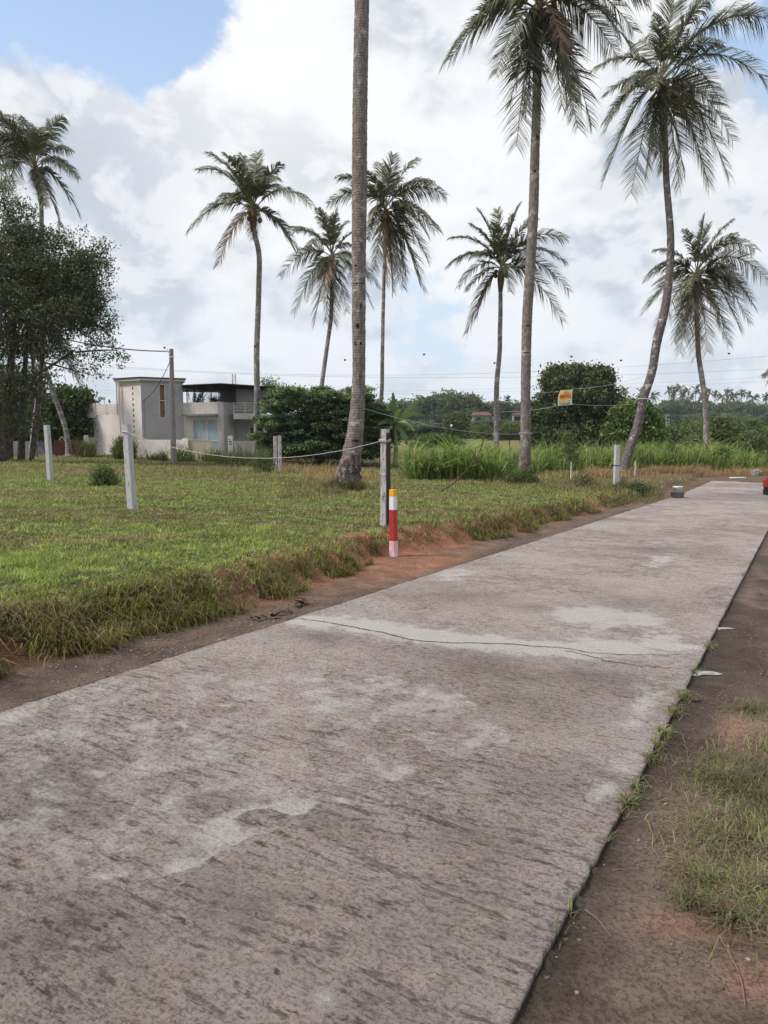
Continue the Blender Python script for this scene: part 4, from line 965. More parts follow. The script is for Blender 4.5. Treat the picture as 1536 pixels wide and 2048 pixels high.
# big dark tree on the right
Y = 62; b = ground(1150, Y, 900)
leaftree('broad_tree', 'big dense dark tree behind the banner, its crown reaching low', 'tree', b, at(1150, 850, Y),
         [el(1125, 765, Y, 42, 26, 8500), el(1185, 768, Y, 40, 28, 8500), el(1150, 800, Y, 75, 40, 12000), el(1095, 830, Y, 42, 34, 7500), el(1215, 822, Y, 38, 40, 8000), el(1150, 865, Y, 90, 32, 11000), el(1085, 872, Y, 34, 28, 4500), el(1155, 745, Y, 26, 12, 2500), el(1112, 745, Y, 16, 12, 1400), el(1200, 750, Y, 22, 14, 2000), el(1240, 865, Y, 32, 28, 4500)],
         [(.038, .052, .026), (.125, .158, .062)], .27, .28, 18, r0=.35, seed=53, ntw=24)
Y = 57; b = ground(1272, Y, 900)
leaftree('broadleaf_tree', 'brighter green leafy tree tucked right of the big dark tree', 'tree', b, at(1272, 870, Y),
         [el(1262, 830, Y, 34, 22, 4200), el(1290, 850, Y, 30, 24, 4000), el(1255, 868, Y, 40, 26, 4500), el(1295, 880, Y, 30, 22, 3000), el(1275, 815, Y, 20, 10, 1500)], [(.055, .085, .025), (.14, .20, .06)], .28, .28, 18, r0=.16, seed=54, asp=.65)
# scrub on the right
scr = [(1020, 860, 95, 34, 16, 'green bush in the field left of the very tall palm trunk'), (965, 862, 105, 24, 12, 'small bush in the field left of the spiky palm trunk'), (1490, 862, 72, 60, 26, 'tall scrub mass behind the slender right palm toward the edge'), (1380, 862, 70, 50, 24, 'tall scrub mass between the leaning palm and the slender right palm'), (1345, 875, 60, 46, 22, 'low green scrub between the bright tree and the slender palm'), (1430, 862, 64, 66, 34, 'large green creeper covered bush behind the slender right palm'), (1500, 888, 62, 50, 26, 'green bush right of the slender palm'), (1560, 880, 66, 60, 30, 'bush at the right edge behind the dry grass'), (1395, 892, 57, 44, 20, 'mid green bush at the left foot of the slender palm')]
for i, (px, py, Y, rx, rz, lb) in enumerate(scr):
    b = ground(px, Y, 910)
    leaftree('bush', lb, 'bush', b, at(px, py+6, Y), [el(px, py, Y, rx*.8, rz*.8, 5000), el(px-rx*.4, py+rz*.4, Y, rx*.5, rz*.6, 3000), el(px+rx*.4, py+rz*.45, Y, rx*.5, rz*.6, 3000), el(px+rx*.1, py-rz*.5, Y, rx*.35, rz*.4, 1600)], [(.065, .09, .04), (.145, .18, .07)], .20, .20, 16, r0=.07, seed=60+i)
for (px, Y, r_, lb) in ((1340, 47, 15, 'round dark leafy shrub growing out of the tall grass'), (1440, 46, 18, 'dark rounded shrub right of the slender palm base')):
    b = ground(px, Y, 930); z0 = b[2]
    leaftree('shrub', lb, 'shrub', b, b+np.array([0, 0, .5]), [(b+np.array([0, 0, .55*r_/15*1.1]), (r_*Y/F, .4, .62), 2600), (b+np.array([.1, 0, 1.1]), (r_*Y/F*.7, .35, .3), 900)], [(.03, .045, .02), (.075, .10, .04)], .10, .11, 14, r0=.04, seed=int(px))

# layered dark shrub tree in the middle
Y = 41; b = ground(640, Y, 915)
elL = []
r = np.random.default_rng(5)
for _ in range(190):
    a = r.uniform(0, 1); py = r.uniform(778, 912); hw = 125*math.sin(math.pi*min(.97, max(.05, (py-752)/190)))**.55
    px = 642+r.uniform(-1, 1)*hw; dY = r.uniform(-2.2, 1.6)*math.sqrt(max(.1, 1-((px-642)/130)**2)); elL.append((at(px, py, Y+dY), (r.uniform(.5, 1.05), r.uniform(.5, 1.0), .055), 360))
core = [el(650, 860, Y, 95, 45, 7000, dY=.6), el(640, 815, Y, 75, 32, 4000, dY=.6), el(570, 870, Y, 45, 36, 3000, dY=.4), el(720, 850, Y, 40, 45, 3000, dY=.6), el(748, 835, Y, 26, 45, 2400), el(700, 800, Y, 40, 22, 2000), el(560, 895, Y, 50, 26, 3000), el(650, 900, Y, 100, 24, 5000), el(740, 890, Y, 50, 34, 4000), el(775, 850, Y, 34, 50, 3500)]
leaftree('spreading_shrub', 'large dark feathery shrub with layered branches between house and nearest palm', 'shrub', b, at(640, 880, Y), elL+core, [(.052, .082, .045), (.185, .255, .125)], .17, .10, 12, r0=.12, flat=.6, seed=70, ntw=30, hollow=.2)
sp_ = at(565, 775, 55); b = ground(560, 55, 905)
leaftree('light_tree', 'thin pale green tree top showing above the terrace canopy', 'tree', b, at(558, 840, 55), [el(545, 785, 55, 26, 20, 1300), el(575, 800, 55, 38, 20, 2200), el(535, 765, 55, 12, 8, 250), el(600, 795, 55, 30, 14, 1400)], [(.10, .13, .06), (.16, .19, .09)], .16, .25, 12, r0=.1, seed=71, ntw=14)

# big tree at left edge
Y = 35; b = ground(35, Y, 925)
E = [el(20, 500, Y, 60, 48, 6500), el(80, 540, Y, 70, 45, 8000), el(140, 560, Y, 55, 42, 7500), el(170, 520, Y, 36, 28, 2600), el(40, 600, Y, 80, 55, 9000), el(120, 630, Y, 80, 42, 9000), el(170, 600, Y, 40, 36, 3500), el(-40, 560, Y, 70, 80, 6000),
     el(10, 680, Y, 60, 45, 4500), el(90, 690, Y, 55, 30, 2600), el(30, 430, Y, 40, 40, 1700), el(0, 380, Y, 28, 34, 800), el(55, 760, Y, 60, 40, 2200), el(-10, 780, Y, 50, 60, 3600), el(60, 470, Y, 40, 26, 2200), el(20, 840, Y, 60, 40, 2400), el(110, 480, Y, 36, 20, 1100)]
Esp = [el(205, 700, Y, 40, 22, 420), el(160, 720, Y, 50, 24, 700), el(215, 640, Y, 22, 22, 180), el(200, 490, Y, 26, 16, 260), el(210, 540, Y, 16, 26, 200), el(150, 470, Y, 22, 26, 160), el(240, 715, Y, 16, 16, 160), el(195, 580, Y, 30, 40, 900), el(200, 640, Y, 34, 30, 600), el(185, 660, Y, 40, 30, 900), el(205, 520, Y, 22, 24, 300), el(185, 745, Y, 36, 10, 220), el(10, 330, Y, 12, 26, 120)]
gp0 = ground(18, Y, 925); gp1 = ground(42, Y+1, 925); gp2 = ground(62, Y, 930); gp3 = ground(5, Y-1, 930)
leaftree('old_tree', 'big dark many stemmed tree at the left edge with fine drooping leaves', 'tree', b, at(70, 600, Y), E+Esp, [(.048, .060, .032), (.130, .145, .070)], .12, .17, 12, r0=.16, seed=72, ntw=40, hollow=.3, droop=.5,
         stems=[(gp0, at(30, 640, Y), .2), (gp1, at(60, 600, Y+1), .14), (gp2, at(90, 640, Y), .11), (gp3, at(0, 620, Y-1), .2), (at(50, 760, Y), at(150, 700, Y), .07), (at(150, 700, Y), at(235, 700, Y), .04), (at(85, 720, Y), at(160, 745, Y), .04)])
Y = 47; b = ground(140, Y, 910)
leaftree('broadleaf_tree', 'dark green broadleaf tree between the left tree and the house', 'tree', b, at(140, 870, Y), [el(130, 815, Y, 44, 40, 5000), el(165, 800, Y, 20, 20, 1200), el(100, 840, Y, 40, 50, 3500), el(165, 860, Y, 24, 26, 1500)], [(.045, .07, .025), (.10, .14, .05)], .26, .25, 14, r0=.12, seed=73, asp=.6)
Y = 50; b = ground(20, Y, 910)
leaftree('broadleaf_tree', 'dense dark tree behind the trunks at the left edge', 'tree', b, at(20, 870, Y), [el(20, 800, Y, 70, 70, 6000), el(60, 850, Y, 60, 40, 3000), el(-60, 830, Y, 60, 60, 3000)], [(.030, .042, .020), (.065, .085, .035)], .26, .3, 14, r0=.15, seed=74, asp=.6)

# damp air: far trees fade a little
hb = MB(); hb.box((0, 700, 22), (2400, 2400, 62)); mh = bpy.data.materials.new('haze_air'); mh.use_nodes = True; mh.node_tree.nodes.clear()
pv = mh.node_tree.nodes.new('ShaderNodeVolumePrincipled'); pv.inputs['Color'].default_value = (.86, .92, 1, 1); pv.inputs['Density'].default_value = .00020; pv.inputs['Anisotropy'].default_value = 0.2
oh = mh.node_tree.nodes.new('ShaderNodeOutputMaterial'); mh.node_tree.links.new(pv.outputs[0], oh.inputs['Volume'])
hz_o = hb.build('haze', mh); tag(hz_o, 'thin damp haze over the fields', 'haze', kind='stuff')
# small bushes on the lawn
for (px, Y, hw, hh, n_, lb, lf, cc) in ((208, 21.5, .40, .42, 1500, 'small leafy green bush on the lawn between the two left posts', .07, [(.06, .095, .03), (.12, .17, .055)]),
                                 (528, 31, .55, .75, 1500, 'leggy green weed bush leaning on the short double post', .06, [(.07, .10, .035), (.13, .16, .06)]),
                                 (1046, 29.0, .62, .38, 3800, 'creeper clump wrapped round the base of the very tall palm', .07, [(.05, .085, .025), (.11, .16, .05)]),
                                 (1165, 27, .6, .45, 900, 'thin scrubby bush in the grass left of the right hand post', .05, [(.07, .08, .04), (.11, .12, .06)]),
                                 (1262, 25.5, .8, .18, 2600, 'low spreading creeper beside the right hand post', .06, [(.055, .075, .03), (.10, .13, .05)]),
                                 (690, 21.2, .7, .22, 2200, 'dark clump of weeds round the roots of the nearest palm', .045, [(.07, .07, .035), (.12, .12, .055)]),
                                 (250, 40, .5, .8, 2600, 'tall leafy weed bush against the house tower', .09, [(.06, .085, .03), (.12, .15, .055)]),
                                 (172, 42, .5, .5, 1000, 'rusty brown bush by the slatted side gate', .08, [(.10, .08, .04), (.16, .13, .06)])):
    b = ground(px, Y, 950)
    leaftree('bush', lb, 'bush', b, b+np.array([0, 0, hh*.7]), [(b+np.array([0, 0, hh*.75]), (hw*.8, hw*.8, hh*.8), n_), (b+np.array([hw*.4, 0, hh*.4]), (hw*.6, hw*.6, hh*.5), n_//2), (b+np.array([-hw*.5, 0, hh*.4]), (hw*.5, hw*.5, hh*.5), n_//2)], cc, lf, lf*1.2, 10, r0=.02, seed=int(px)+3, hollow=.1, ntw=10)
# sapling
b = ground(1138, 33, 930)
leaftree('sapling', 'thin sapling with sparse leaves standing in front of the big dark tree', 'tree', b, at(1136, 880, 33), [el(1136, 875, 33, 10, 12, 220), el(1138, 895, 33, 16, 14, 420), el(1133, 862, 33, 5, 9, 60), el(1140, 912, 33, 18, 10, 300)], [(.07, .10, .035), (.12, .16, .06)], .10, .12, 8, r0=.02, seed=90, hollow=.1)

# banana plant
def banana(px, Y):
    b = ground(px, Y, 915); root = empty('banana_plant', b, 'banana plant with long ragged leaves behind the dark sided post', 'banana plant')
    top = at(px, 850, Y); mb = MB(); mb.tube(spline(np.array([b-np.array([0, 0, .1]), (b+top)/2+np.array([.05, 0, 0]), top]), 8), np.linspace(.14, .07, 8), 10); mb.build('stem', simple('banana_stem', (.14, .17, .07), .6), root, smooth=True)
    Mb = foliage('banana_leaf', .35, .4, .4)
    for j, (tx, ty, wd, dy) in enumerate(((768+18, 785, .15, .2), (768, 815, .13, .8), (835, 800, .15, -.5), (850, 832, .14, .3), (830, 862, .17, -.6), (815, 890, .17, -.3), (756, 850, .13, -.5), (800, 822, .13, -1.2))):
        T = at(tx, ty, Y+dy); C = top.copy(); L = np.linalg.norm(T-C); K = C+(T-C)*.45+np.array([0, 0, L*(.08 if T[2] > C[2]+L*.7 else .45)])
        n = 26; t = np.linspace(0, 1, n)[:, None]; R = (1-t)**2*C+2*t*(1-t)*K+t*t*T
        tan = np.gradient(R, axis=0); tan /= np.linalg.norm(tan, axis=1)[:, None]
        S = np.cross(tan, np.array([.25*math.cos(j), -1, .3])); S /= np.linalg.norm(S, axis=1)[:, None]
        wv = wd*np.clip(np.sin(np.pi*np.clip(t[:, 0]*.86+.1, 0, 1)), 0, 1)**.6*(t[:, 0] > .1); wv = wv*(1-.35*(np.random.default_rng(j).random(n) > .82))
        dn = np.array([0, 0, -1.0])
        A = R+S*wv[:, None]+dn*wv[:, None]*.35; B = R-S*wv[:, None]+dn*wv[:, None]*.35
        V = np.stack([A, R, B], 1).reshape(-1, 3); i = np.arange(n-1)*3
        Fq = np.vstack([np.stack([i, i+1, i+4, i+3], -1), np.stack([i+1, i+2, i+5, i+4], -1)])
        nmesh('leaf', V, Fq, Mb, root, col=np.repeat(np.array([(.10, .155, .055)])*(.8+.1*j/2), len(V), 0))
banana(790, 40)

# ------------------------------------------------------------------ house
def V2(px, Y): return np.array([(px-768)/F*Y/ (CT), Y])[:2]*np.array([CT, 1])   # x at horizon height
def hx(px, Y):   # xy at depth Y using horizon row
    p = at(px, 865, Y); return np.array([p[0], p[1]])
def hz(px, py, P): return at(px, py, P[1])[2]
def isect(A, B, px):
    """point where the vertical plane through A,B meets photo column px"""
    k = (px-768)/F*1.0; k = at(px, 865, 1.0)[0]
    d = B-A; t = (k*A[1]-A[0])/(d[0]-k*d[1]); return t*np.linalg.norm(d), A+d*t
def wall(mb, A, B, z0, z1, th, holes=()):
    """facade from A to B (outer face towards -Y side), holes in (u0,u1,za,zb)"""
    L = np.linalg.norm(B-A); d = (B-A)/L; nrm = np.array([d[1], -d[0]])   # outward (towards camera)
    us = sorted({0, L, *[h[0] for h in holes], *[h[1] for h in holes]}); zs = sorted({z0, z1, *[h[2] for h in holes], *[h[3] for h in holes]})
    def pt(u, z, dp): p = A+d*u-nrm*dp; return (p[0], p[1], z)
    def ishole(u, z): return any(h[0] <= u <= h[1] and h[2] <= z <= h[3] for h in holes)
    for i in range(len(us)-1):
        for j in range(len(zs)-1):
            um, zm = (us[i]+us[i+1])/2, (zs[j]+zs[j+1])/2
            if ishole(um, zm): continue
            for dp, fl in ((0, False), (th, True)):
                q = [pt(us[i], zs[j], dp), pt(us[i+1], zs[j], dp), pt(us[i+1], zs[j+1], dp), pt(us[i], zs[j+1], dp)]
                mb.add(q if not fl else q[::-1], [(0, 1, 2, 3)])
    for h in list(holes):
        u0, u1, a, c = h
        for q in ([pt(u0, a, 0), pt(u1, a, 0), pt(u1, a, th), pt(u0, a, th)], [pt(u0, c, th), pt(u1, c, th), pt(u1, c, 0), pt(u0, c, 0)], [pt(u0, a, 0), pt(u0, a, th), pt(u0, c, th), pt(u0, c, 0)], [pt(u1, a, th), pt(u1, a, 0), pt(u1, c, 0), pt(u1, c, th)]): mb.add(q, [(0, 1, 2, 3)])
    q = [pt(0, z1, 0), pt(L, z1, 0), pt(L, z1, th), pt(0, z1, th)]; mb.add(q, [(0, 1, 2, 3)])
    for u, fl in ((0, False), (L, True)):
        q = [pt(u, z0, th), pt(u, z0, 0), pt(u, z1, 0), pt(u, z1, th)]; mb.add(q if not fl else q[::-1], [(0, 1, 2, 3)])
def panel(mb, A, B, u0, u1, z0, z1, out0, out1):
    """box on a facade between two distances out from the outer face"""
    L = np.linalg.norm(B-A); d = (B-A)/L; nrm = np.array([d[1], -d[0]])
    P = [A+d*u0+nrm*out1, A+d*u1+nrm*out1, A+d*u1+nrm*out0, A+d*u0+nrm*out0]; mb.prism(P, z0, z1)

def c2(cx_, cy_=0): return 150+cx_/3.413, 680+cy_/3.413
def hc(cx_, Y): return hx(c2(cx_)[0], Y)
def zc_(cy_, Y): return at(300, c2(0, cy_)[1], Y)[2]
gz = -.25
house = empty('house', (hx(330, 46)[0], 46, 0), 'two storey pale grey concrete house with a stair tower and roof terrace', 'house')
T0, T1, T2 = hc(302, 45.3), hc(459, 44.0), hc(745, 45.2)
M1, M2p = hc(1000, 43.8), hc(1090, 45.6)
ztow = zc_(276, 44); 
# tower left face with nine square holes
mb = MB(); holes = []
L0 = np.linalg.norm(T1-T0)
for j in range(9):
    cx_ = 396+j*1.9; cy_ = 331+j*37; px, py = c2(cx_, cy_)
    u, P = isect(T0, T1, px); z = hz(px, py, P); holes.append((u-.075, u+.075, z-.085, z+.085))
# one column: use the mean u so that cells line up
um = sum(h[0]+h[1] for h in holes)/18; holes = [(um-.075, um+.075, h[2], h[3]) for h in holes]
wall(mb, T0, T1, gz, ztow, .2, holes); mb.build('wall', M_wall, house)
mb = MB(); 
px0, py0 = c2(580, 300); px1, py1 = c2(624, 532); u0, Pw = isect(T1, T2, px0); u1, _ = isect(T1, T2, px1); za, zb = hz(px0, py1, Pw), hz(px0, py0, Pw)
wall(mb, T1, T2, gz, ztow, .2, [(u0, u1, za, zb)])
wa_o = mb.build('wall', M_wallshade_grey, house); wa_o['label'] = 'side wall of the stair tower, its shade coloured bluish grey'  # darker than the left face: its shaded side is in the colour
mb = MB(); T2b = T2+np.array([-1.5, 4.4]); T0b = T0+np.array([.2, 3.8])
wall(mb, T2, T2b, gz, ztow, .2); wall(mb, T0b, T0, gz, ztow, .2); wall(mb, T2b, T0b, gz, ztow, .2); mb.build('wall', M_wall, house)
# narrow tower window
mb = MB(); fw = .05
for q in ((u0, u0+fw, za, zb), (u1-fw, u1, za, zb), (u0+fw, u1-fw, za, za+fw), (u0+fw, u1-fw, zb-fw, zb), (u0+fw, u1-fw, (za+zb)/2, (za+zb)/2+fw)): panel(mb, T1, T2, q[0], q[1], q[2], q[3], -.06, .02)
wn = mb.build('window', M_white, house); wn['label'] = 'tall narrow tower window with a brown blind'
mb = MB(); panel(mb, T1, T2, u0, u1, za, zb, -.12, -.08); mb.build('blind', M_orange, wn)
# tower roof
out = .18
def off(P, c, k): d = P-c; return P+d/np.linalg.norm(d)*k
cen = (T0+T1+T2+T2b+T0b)/5
mb = MB(); mb.prism([off(p, cen, .22) for p in (T0, T1, T2, T2b, T0b)], ztow, ztow+.14); rf = mb.build('roof', M_wall, house)
mb = MB(); mb.prism([off(p, cen, .30) for p in (T0, T1, T2, T2b, T0b)], ztow+.14, ztow+.20); mb.build('roof_sheet', M_darkmetal, rf)
# main block
zm = zc_(424, 44.2); mb = MB()
px0, py0 = c2(803, 540); px1, py1 = c2(992, 762); u0, Pw = isect(T2, M1, px0); u1, _ = isect(T2, M1, px1); zb = hz(px0, py0, Pw); za = hz(px0, py1, Pw)
wall(mb, T2, M1, gz, zm, .22, [(u0, u1, za, zb)]); mb.build('wall', M_wall, house)
mb = MB(); wall(mb, M1, M2p, gz, zm, .22); o = mb.build('wall', M_wallshade_grey, house)  # right-turned face, shade coloured in with the darker render
M3, M4 = M2p+np.array([-1.2, 4.2]), T2+np.array([-1.6, 5])
mb = MB(); wall(mb, M2p, M3, gz, zm, .22); wall(mb, M3, M4, gz, zm, .22); mb.build('wall', M_wall, house)
mb = MB(); ci = (T2+M1+M2p+M3+M4)/5; mb.prism([off(p, ci, -.3) for p in (T2, M1, M2p, M3, M4)], zm-1.0, zm-.85); mb.build('terrace_floor', M_wall, house)
# big window
mb = MB(); fw = .07; xm = isect(T2, M1, c2(895)[0])[0]; zt2 = hz(px0, c2(0, 690)[1], Pw)
for q in ((u0, u0+fw, za, zb), (u1-fw, u1, za, zb), (u0+fw, u1-fw, zb-fw, zb), (xm, xm+fw, za, zb-fw), (xm+fw, u1-fw, zt2, zt2+.05), (u0+fw, xm, za, za+.06), (xm+fw, u1-fw, za, za+.06)): panel(mb, T2, M1, q[0], q[1], q[2], q[3], -.1, -.03)
wn = mb.build('window', M_white, house); wn['label'] = 'wide white framed window with pale blue curtains'
mb = MB(); panel(mb, T2, M1, u0+fw, u1-fw, za, zb-fw, -.08, -.075); mb.build('pane', M_glass, wn)
# curtain with folds
L = np.linalg.norm(M1-T2); d = (M1-T2)/L; nr_ = np.array([d[1], -d[0]]); us = np.linspace(u0+.02, u1-.02, 220)
dep = -.26+.09*np.sin(us*26+np.sin(us*9)*1.5)+.02*np.sin(us*61); P = T2[None]+d[None]*us[:, None]+nr_[None]*dep[:, None]
V = np.vstack([np.c_[P, np.full(220, za)], np.c_[P, np.full(220, zb-.02)]]); i = np.arange(219); nmesh('curtain', V, np.stack([i, i+1, i+221, i+220], -1), M_curtain, wn, smooth=True)
# slab over the window
mb = MB(); ua = isect(T2, M1, c2(768)[0])[0]; ub = isect(T2, M1, c2(985)[0])[0]; zsl = hz(px0, c2(0, 515)[1], Pw); panel(mb, T2, M1, ua, ub, zsl-.04, zsl+.07, 0.002, .45); mb.build('window_hood', M_stone, house)
# house rear volumes on the right: balcony, porch
B0, B1 = hc(1090, 46.2), hc(1310, 46.6)
zbal0, zbal1 = zc_(540, 44.5), zc_(500, 44.5)
mb = MB(); P0, P1 = hc(1083, 44.6), hc(1318, 45.2); mb.prism([P0, P1, B1, B0], zbal0, zbal1); mb.build('balcony_slab', M_wall, house)
mb = MB()
for k in range(4):
    z = zc_(430+k*17, 44.6); mb.tube([(P0[0]+.05, P0[1]+.05, z), (P1[0]-.05, P1[1]+.05, z+.0)], .025, 6)
for f in (0, .33, .66, 1): q = P0+(P1-P0)*f; mb.box((q[0]+(.05 if f == 0 else -.05 if f == 1 else 0), q[1]+.05, (zbal1+zc_(424, 44.6))/2), (.05, .05, zc_(424, 44.6)-zbal1), 0)
mb.build('railing', M_white, house)
ub_, _p = 0, 0
mb = MB(); LB = np.linalg.norm(B1-B0); da, _ = isect(B0, B1, c2(1198)[0]); db, _ = isect(B0, B1, c2(1282)[0]); zd = zc_(600, 46.3)
wall(mb, B0, B1, gz, zbal0, .2, [(da, db, gz+.01, zd)]); mb.build('wall', M_wallshade_grey, house)
mb = MB(); panel(mb, B0, B1, da, db, gz, zd, -.12, -.06); dr = mb.build('door', M_door, house)
mb = MB(); mb.tube([(B0+(B1-B0)*(da+.12)/LB).tolist()+[1.0], ((B0+(B1-B0)*(da+.12)/LB)+np.array([0, -.02])).tolist()+[1.12]], .02, 6); mb.build('handle', M_white, dr)
mb = MB(); wall(mb, B0, B1, zbal1, zc_(322, 46.4), .2); mb.build('wall', M_wallshade_grey, house)
mb = MB(); q = hc(1295, 45.0); mb.box((q[0], q[1], (gz+zbal0)/2), (.24, .24, zbal0-gz), .1); mb.build('column', M_white, house)
# left wing
Lw0, Lw1 = hc(128, 46.8), hc(312, 45.5)
zl = zc_(509, 46.2); mb = MB(); wall(mb, Lw0, Lw1, gz, zl, .2); Lb = Lw0+np.array([.3, 4]); wall(mb, Lb, Lw0, gz, zl, .2); wall(mb, Lw1+np.array([.3, 4]), Lb, gz, zl, .2); mb.build('wall', M_wall, house)
mb = MB(); mb.prism([Lw0+np.array([.05, .25]), Lw1+np.array([0, .25]), Lw1+np.array([.3, 3.9]), Lb], zl-.3, zl-.1); mb.build('terrace_floor', M_wall, house)
q0, q1 = hc(72, 47.0), hc(141, 46.5); zp0, zp1 = zc_(530, 46.7), zc_(433, 46.7); mb = MB(); mb.prism([q0, q1, q1+np.array([.3, 3.5]), q0+np.array([.3, 3.5])], zp0, zp1); mb.build('parapet', M_wall, house)
mb = MB(); r0_, r1_ = hc(143, 46.5), hc(298, 45.5)
for k in range(4): z = zc_(441+k*17.5, 46); mb.tube([(r0_[0], r0_[1]+.1, z), (r1_[0], r1_[1]+.1, z)], .022, 6)
for f in (.02, .5, .98): q = r0_+(r1_-r0_)*f; mb.box((q[0], q[1]+.1, (zl+zc_(436, 46))/2), (.05, .05, zc_(436, 46)-zl+.02))
mb.build('railing', M_white, house)
# rain pipes
mb = MB()
for (cx_, ca, cb, Yp) in ((312, 285, 640, 45.0), (294, 275, 510, 45.2)): q = hc(cx_, Yp); mb.tube([(q[0], q[1], zc_(cb, Yp)), (q[0], q[1], zc_(ca, Yp))], .045, 8)
mb.build('rain_pipe', M_wall, house)
mb = MB(); _, q = isect(T1, T2, c2(480)[0]); mb.tube([(q[0], q[1]-.04, zc_(670, q[1])), (q[0], q[1]-.04, zc_(412, q[1]))], .022, 6); mb.box((q[0], q[1]-.07, zc_(412, q[1])), (.16, .1, .06)); mb.build('conduit', M_wiregrey, house)
# terrace canopy: dark sheet roof on posts
K0, K1, K2 = hc(742, 44.6), hc(1000, 43.3), hc(1436, 45.8)
za_, zb_, zc2 = zc_(306, 44.6), zc_(294, 43.3), zc_(322, 45.8); bk = np.array([.6, 5.0])
mb = MB(); poly = [K0, K1, K2, K2+bk, K0+np.array([-1.6, 5.0])]; zz_ = [za_, zb_, zc2, zc2-.1, za_-.1]; mb.prism(poly, [z-.05 for z in zz_], zz_)
mb.build('canopy', M_darkmetal, house)
mb = MB()
for f in np.linspace(0.03, .97, 12):
    a_ = K0+(K1-K0)*f; zf = za_+(zb_-za_)*f; mb.box((a_[0]+.15, a_[1]+2.4, zf-.11), (.05, 4.6, .09), -.12)
for f in np.linspace(0.03, .97, 12):
    a_ = K1+(K2-K1)*f; zf = zb_+(zc2-zb_)*f; mb.box((a_[0]+.15, a_[1]+2.4, zf-.11), (.05, 4.6, .09), -.12)
mb.build('canopy_beams', M_darkmetal, house)
mb = MB(); 
for f in (.02, .25, .5, .75, .98):
    a_ = off(T2, ci, -.25)+(off(M1, ci, -.25)-off(T2, ci, -.25))*f; mb.tube([(a_[0], a_[1], zm-.9), (a_[0], a_[1], za_+(zb_-za_)*f-.1)], .03, 6)
for (cx_, Yp) in ((1232, 45.3), (1300, 45.3)): q = hc(cx_, Yp); mb.tube([(q[0], q[1], zbal1), (q[0], q[1], zc_(315, Yp))], .035, 6)
mb.build('canopy_posts', M_darkmetal, house)
# wire mesh screen between posts at the back of terrace
mb = MB(); sA, sB = T2+np.array([-.6, 3.4]), M1+np.array([-.5, 3.6]); zA, zB = zm-.6, za_-.15
for f in np.linspace(0, 1, 26):
    p = sA+(sB-sA)*f
    for sg in (-1, 1):
        p2 = sA+(sB-sA)*min(1, max(0, f+sg*.2)); mb.tube([(p[0], p[1], zA), (p2[0], p2[1], zB)], .008, 3, False)
mb.build('mesh_screen', M_darkmetal, house)
mb = MB(); q0, q1 = hc(995, 44.1), hc(1102, 45.9); n_ = 26; 
P = [q0+(q1-q0)*(i/n_)+np.array([-.0, .04 if i % 2 else 0]) for i in range(n_+1)]; mb.prism(P+[p+np.array([0, .06]) for p in P[::-1]], zm-.1, zc_(312, 44.8)); mb.build('corrugated_screen', simple('dark_sheet', (.06, .055, .065), .6), house)
# plants on terrace
b = np.array([*(T2+np.array([.35, 1.4])), zm-.85]); 
rt_ = empty('potted_plant', b, 'dark leaning potted plant on the roof terrace under the canopy', 'plant')
mb = MB(); mb.tube([b, b+np.array([0, 0, .2]), b+np.array([0, 0, .38])], [.14, .18, .2], 10); mb.build('pot', M_basin, rt_)
ps = []
for j in range(16):
    a_ = rng.uniform(0, 6.28); T = b+np.array([math.cos(a_)*.5+.3, math.sin(a_)*.3, rng.uniform(1.1, 2.0)]); ps.append(frond_arrays(b+np.array([0, 0, .35]), T, .15, 1.3, 0, .7, 300+j, 14, .07))
A = merge(ps); nmesh('leaves', A[0], A[1], M_frond, rt_, col=A[2]*.7)
b = np.array([*(T2+np.array([1.7, 1.5])), zm-.85]); rt_ = empty('potted_plant', b, 'low bushy potted plant on the roof terrace right of the leaning one', 'plant')
mb = MB(); mb.tube([b, b+np.array([0, 0, .5]), b+np.array([0, 0, .8])], [.2, .24, .26], 10); mb.build('pot', M_basin, rt_)
P, v = crownpts([(b+np.array([0, 0, 1.05]), (.45, .4, .3), 500)], .08, 10, .1); A = leafcards(P, .1, np.repeat(np.array([(.03, .04, .02)]), len(P), 0)); nmesh('leaves', A[0], A[1], M_leaf, rt_, col=A[2])

# boundary wall, gate, pillars
def lowwall(name, label, cat, cxa, Ya, cxb, Yb, cya, m, th=.15, cyb=None):
    A_, B_ = hc(cxa, Ya), hc(cxb, Yb); mb = MB(); d = (B_-A_)/np.linalg.norm(B_-A_); nn_ = np.array([-d[1], d[0]])*th
    mb.prism([A_, B_, B_+nn_, A_+nn_], -.3, [zc_(cya, Ya), zc_(cyb or cya, Yb)]*1+[zc_(cyb or cya, Yb), zc_(cya, Ya)])
    o = mb.build(name, m, origin=(A_[0], A_[1], 0)); tag(o, label, cat); return o
lowwall('boundary_wall', 'low pale rendered wall in front of the grey tower', 'wall', 425, 42.2, 728, 41.8, 681, M_wall)
lowwall('gate_pillar', 'pale square pillar left of the beige gate', 'pillar', 729, 41.7, 768, 41.6, 671, M_wall, .28)
lowwall('boundary_wall', 'grey low wall between the white pillar and the palm by the house', 'wall', 1076, 41.8, 1260, 42.0, 689, M_wallshade_grey)
A_, B_ = hc(770, 41.7), hc(930, 41.5)
gt = empty('gate', (A_[0], A_[1], 0), 'beige horizontal slatted gate before the wide window', 'gate')
mb = MB(); d = (B_-A_); zt_, n_ = zc_(686, 41.6), 9
for k in range(n_):
    z = zt_-k*.16; mb.prism([A_+d*.03+np.array([0, .02]), A_+d*.97+np.array([0, .02]), A_+d*.97+np.array([0, .05]), A_+d*.03+np.array([0, .05])], z-.15, z-.012)
mb.build('slats', M_gate, gt)
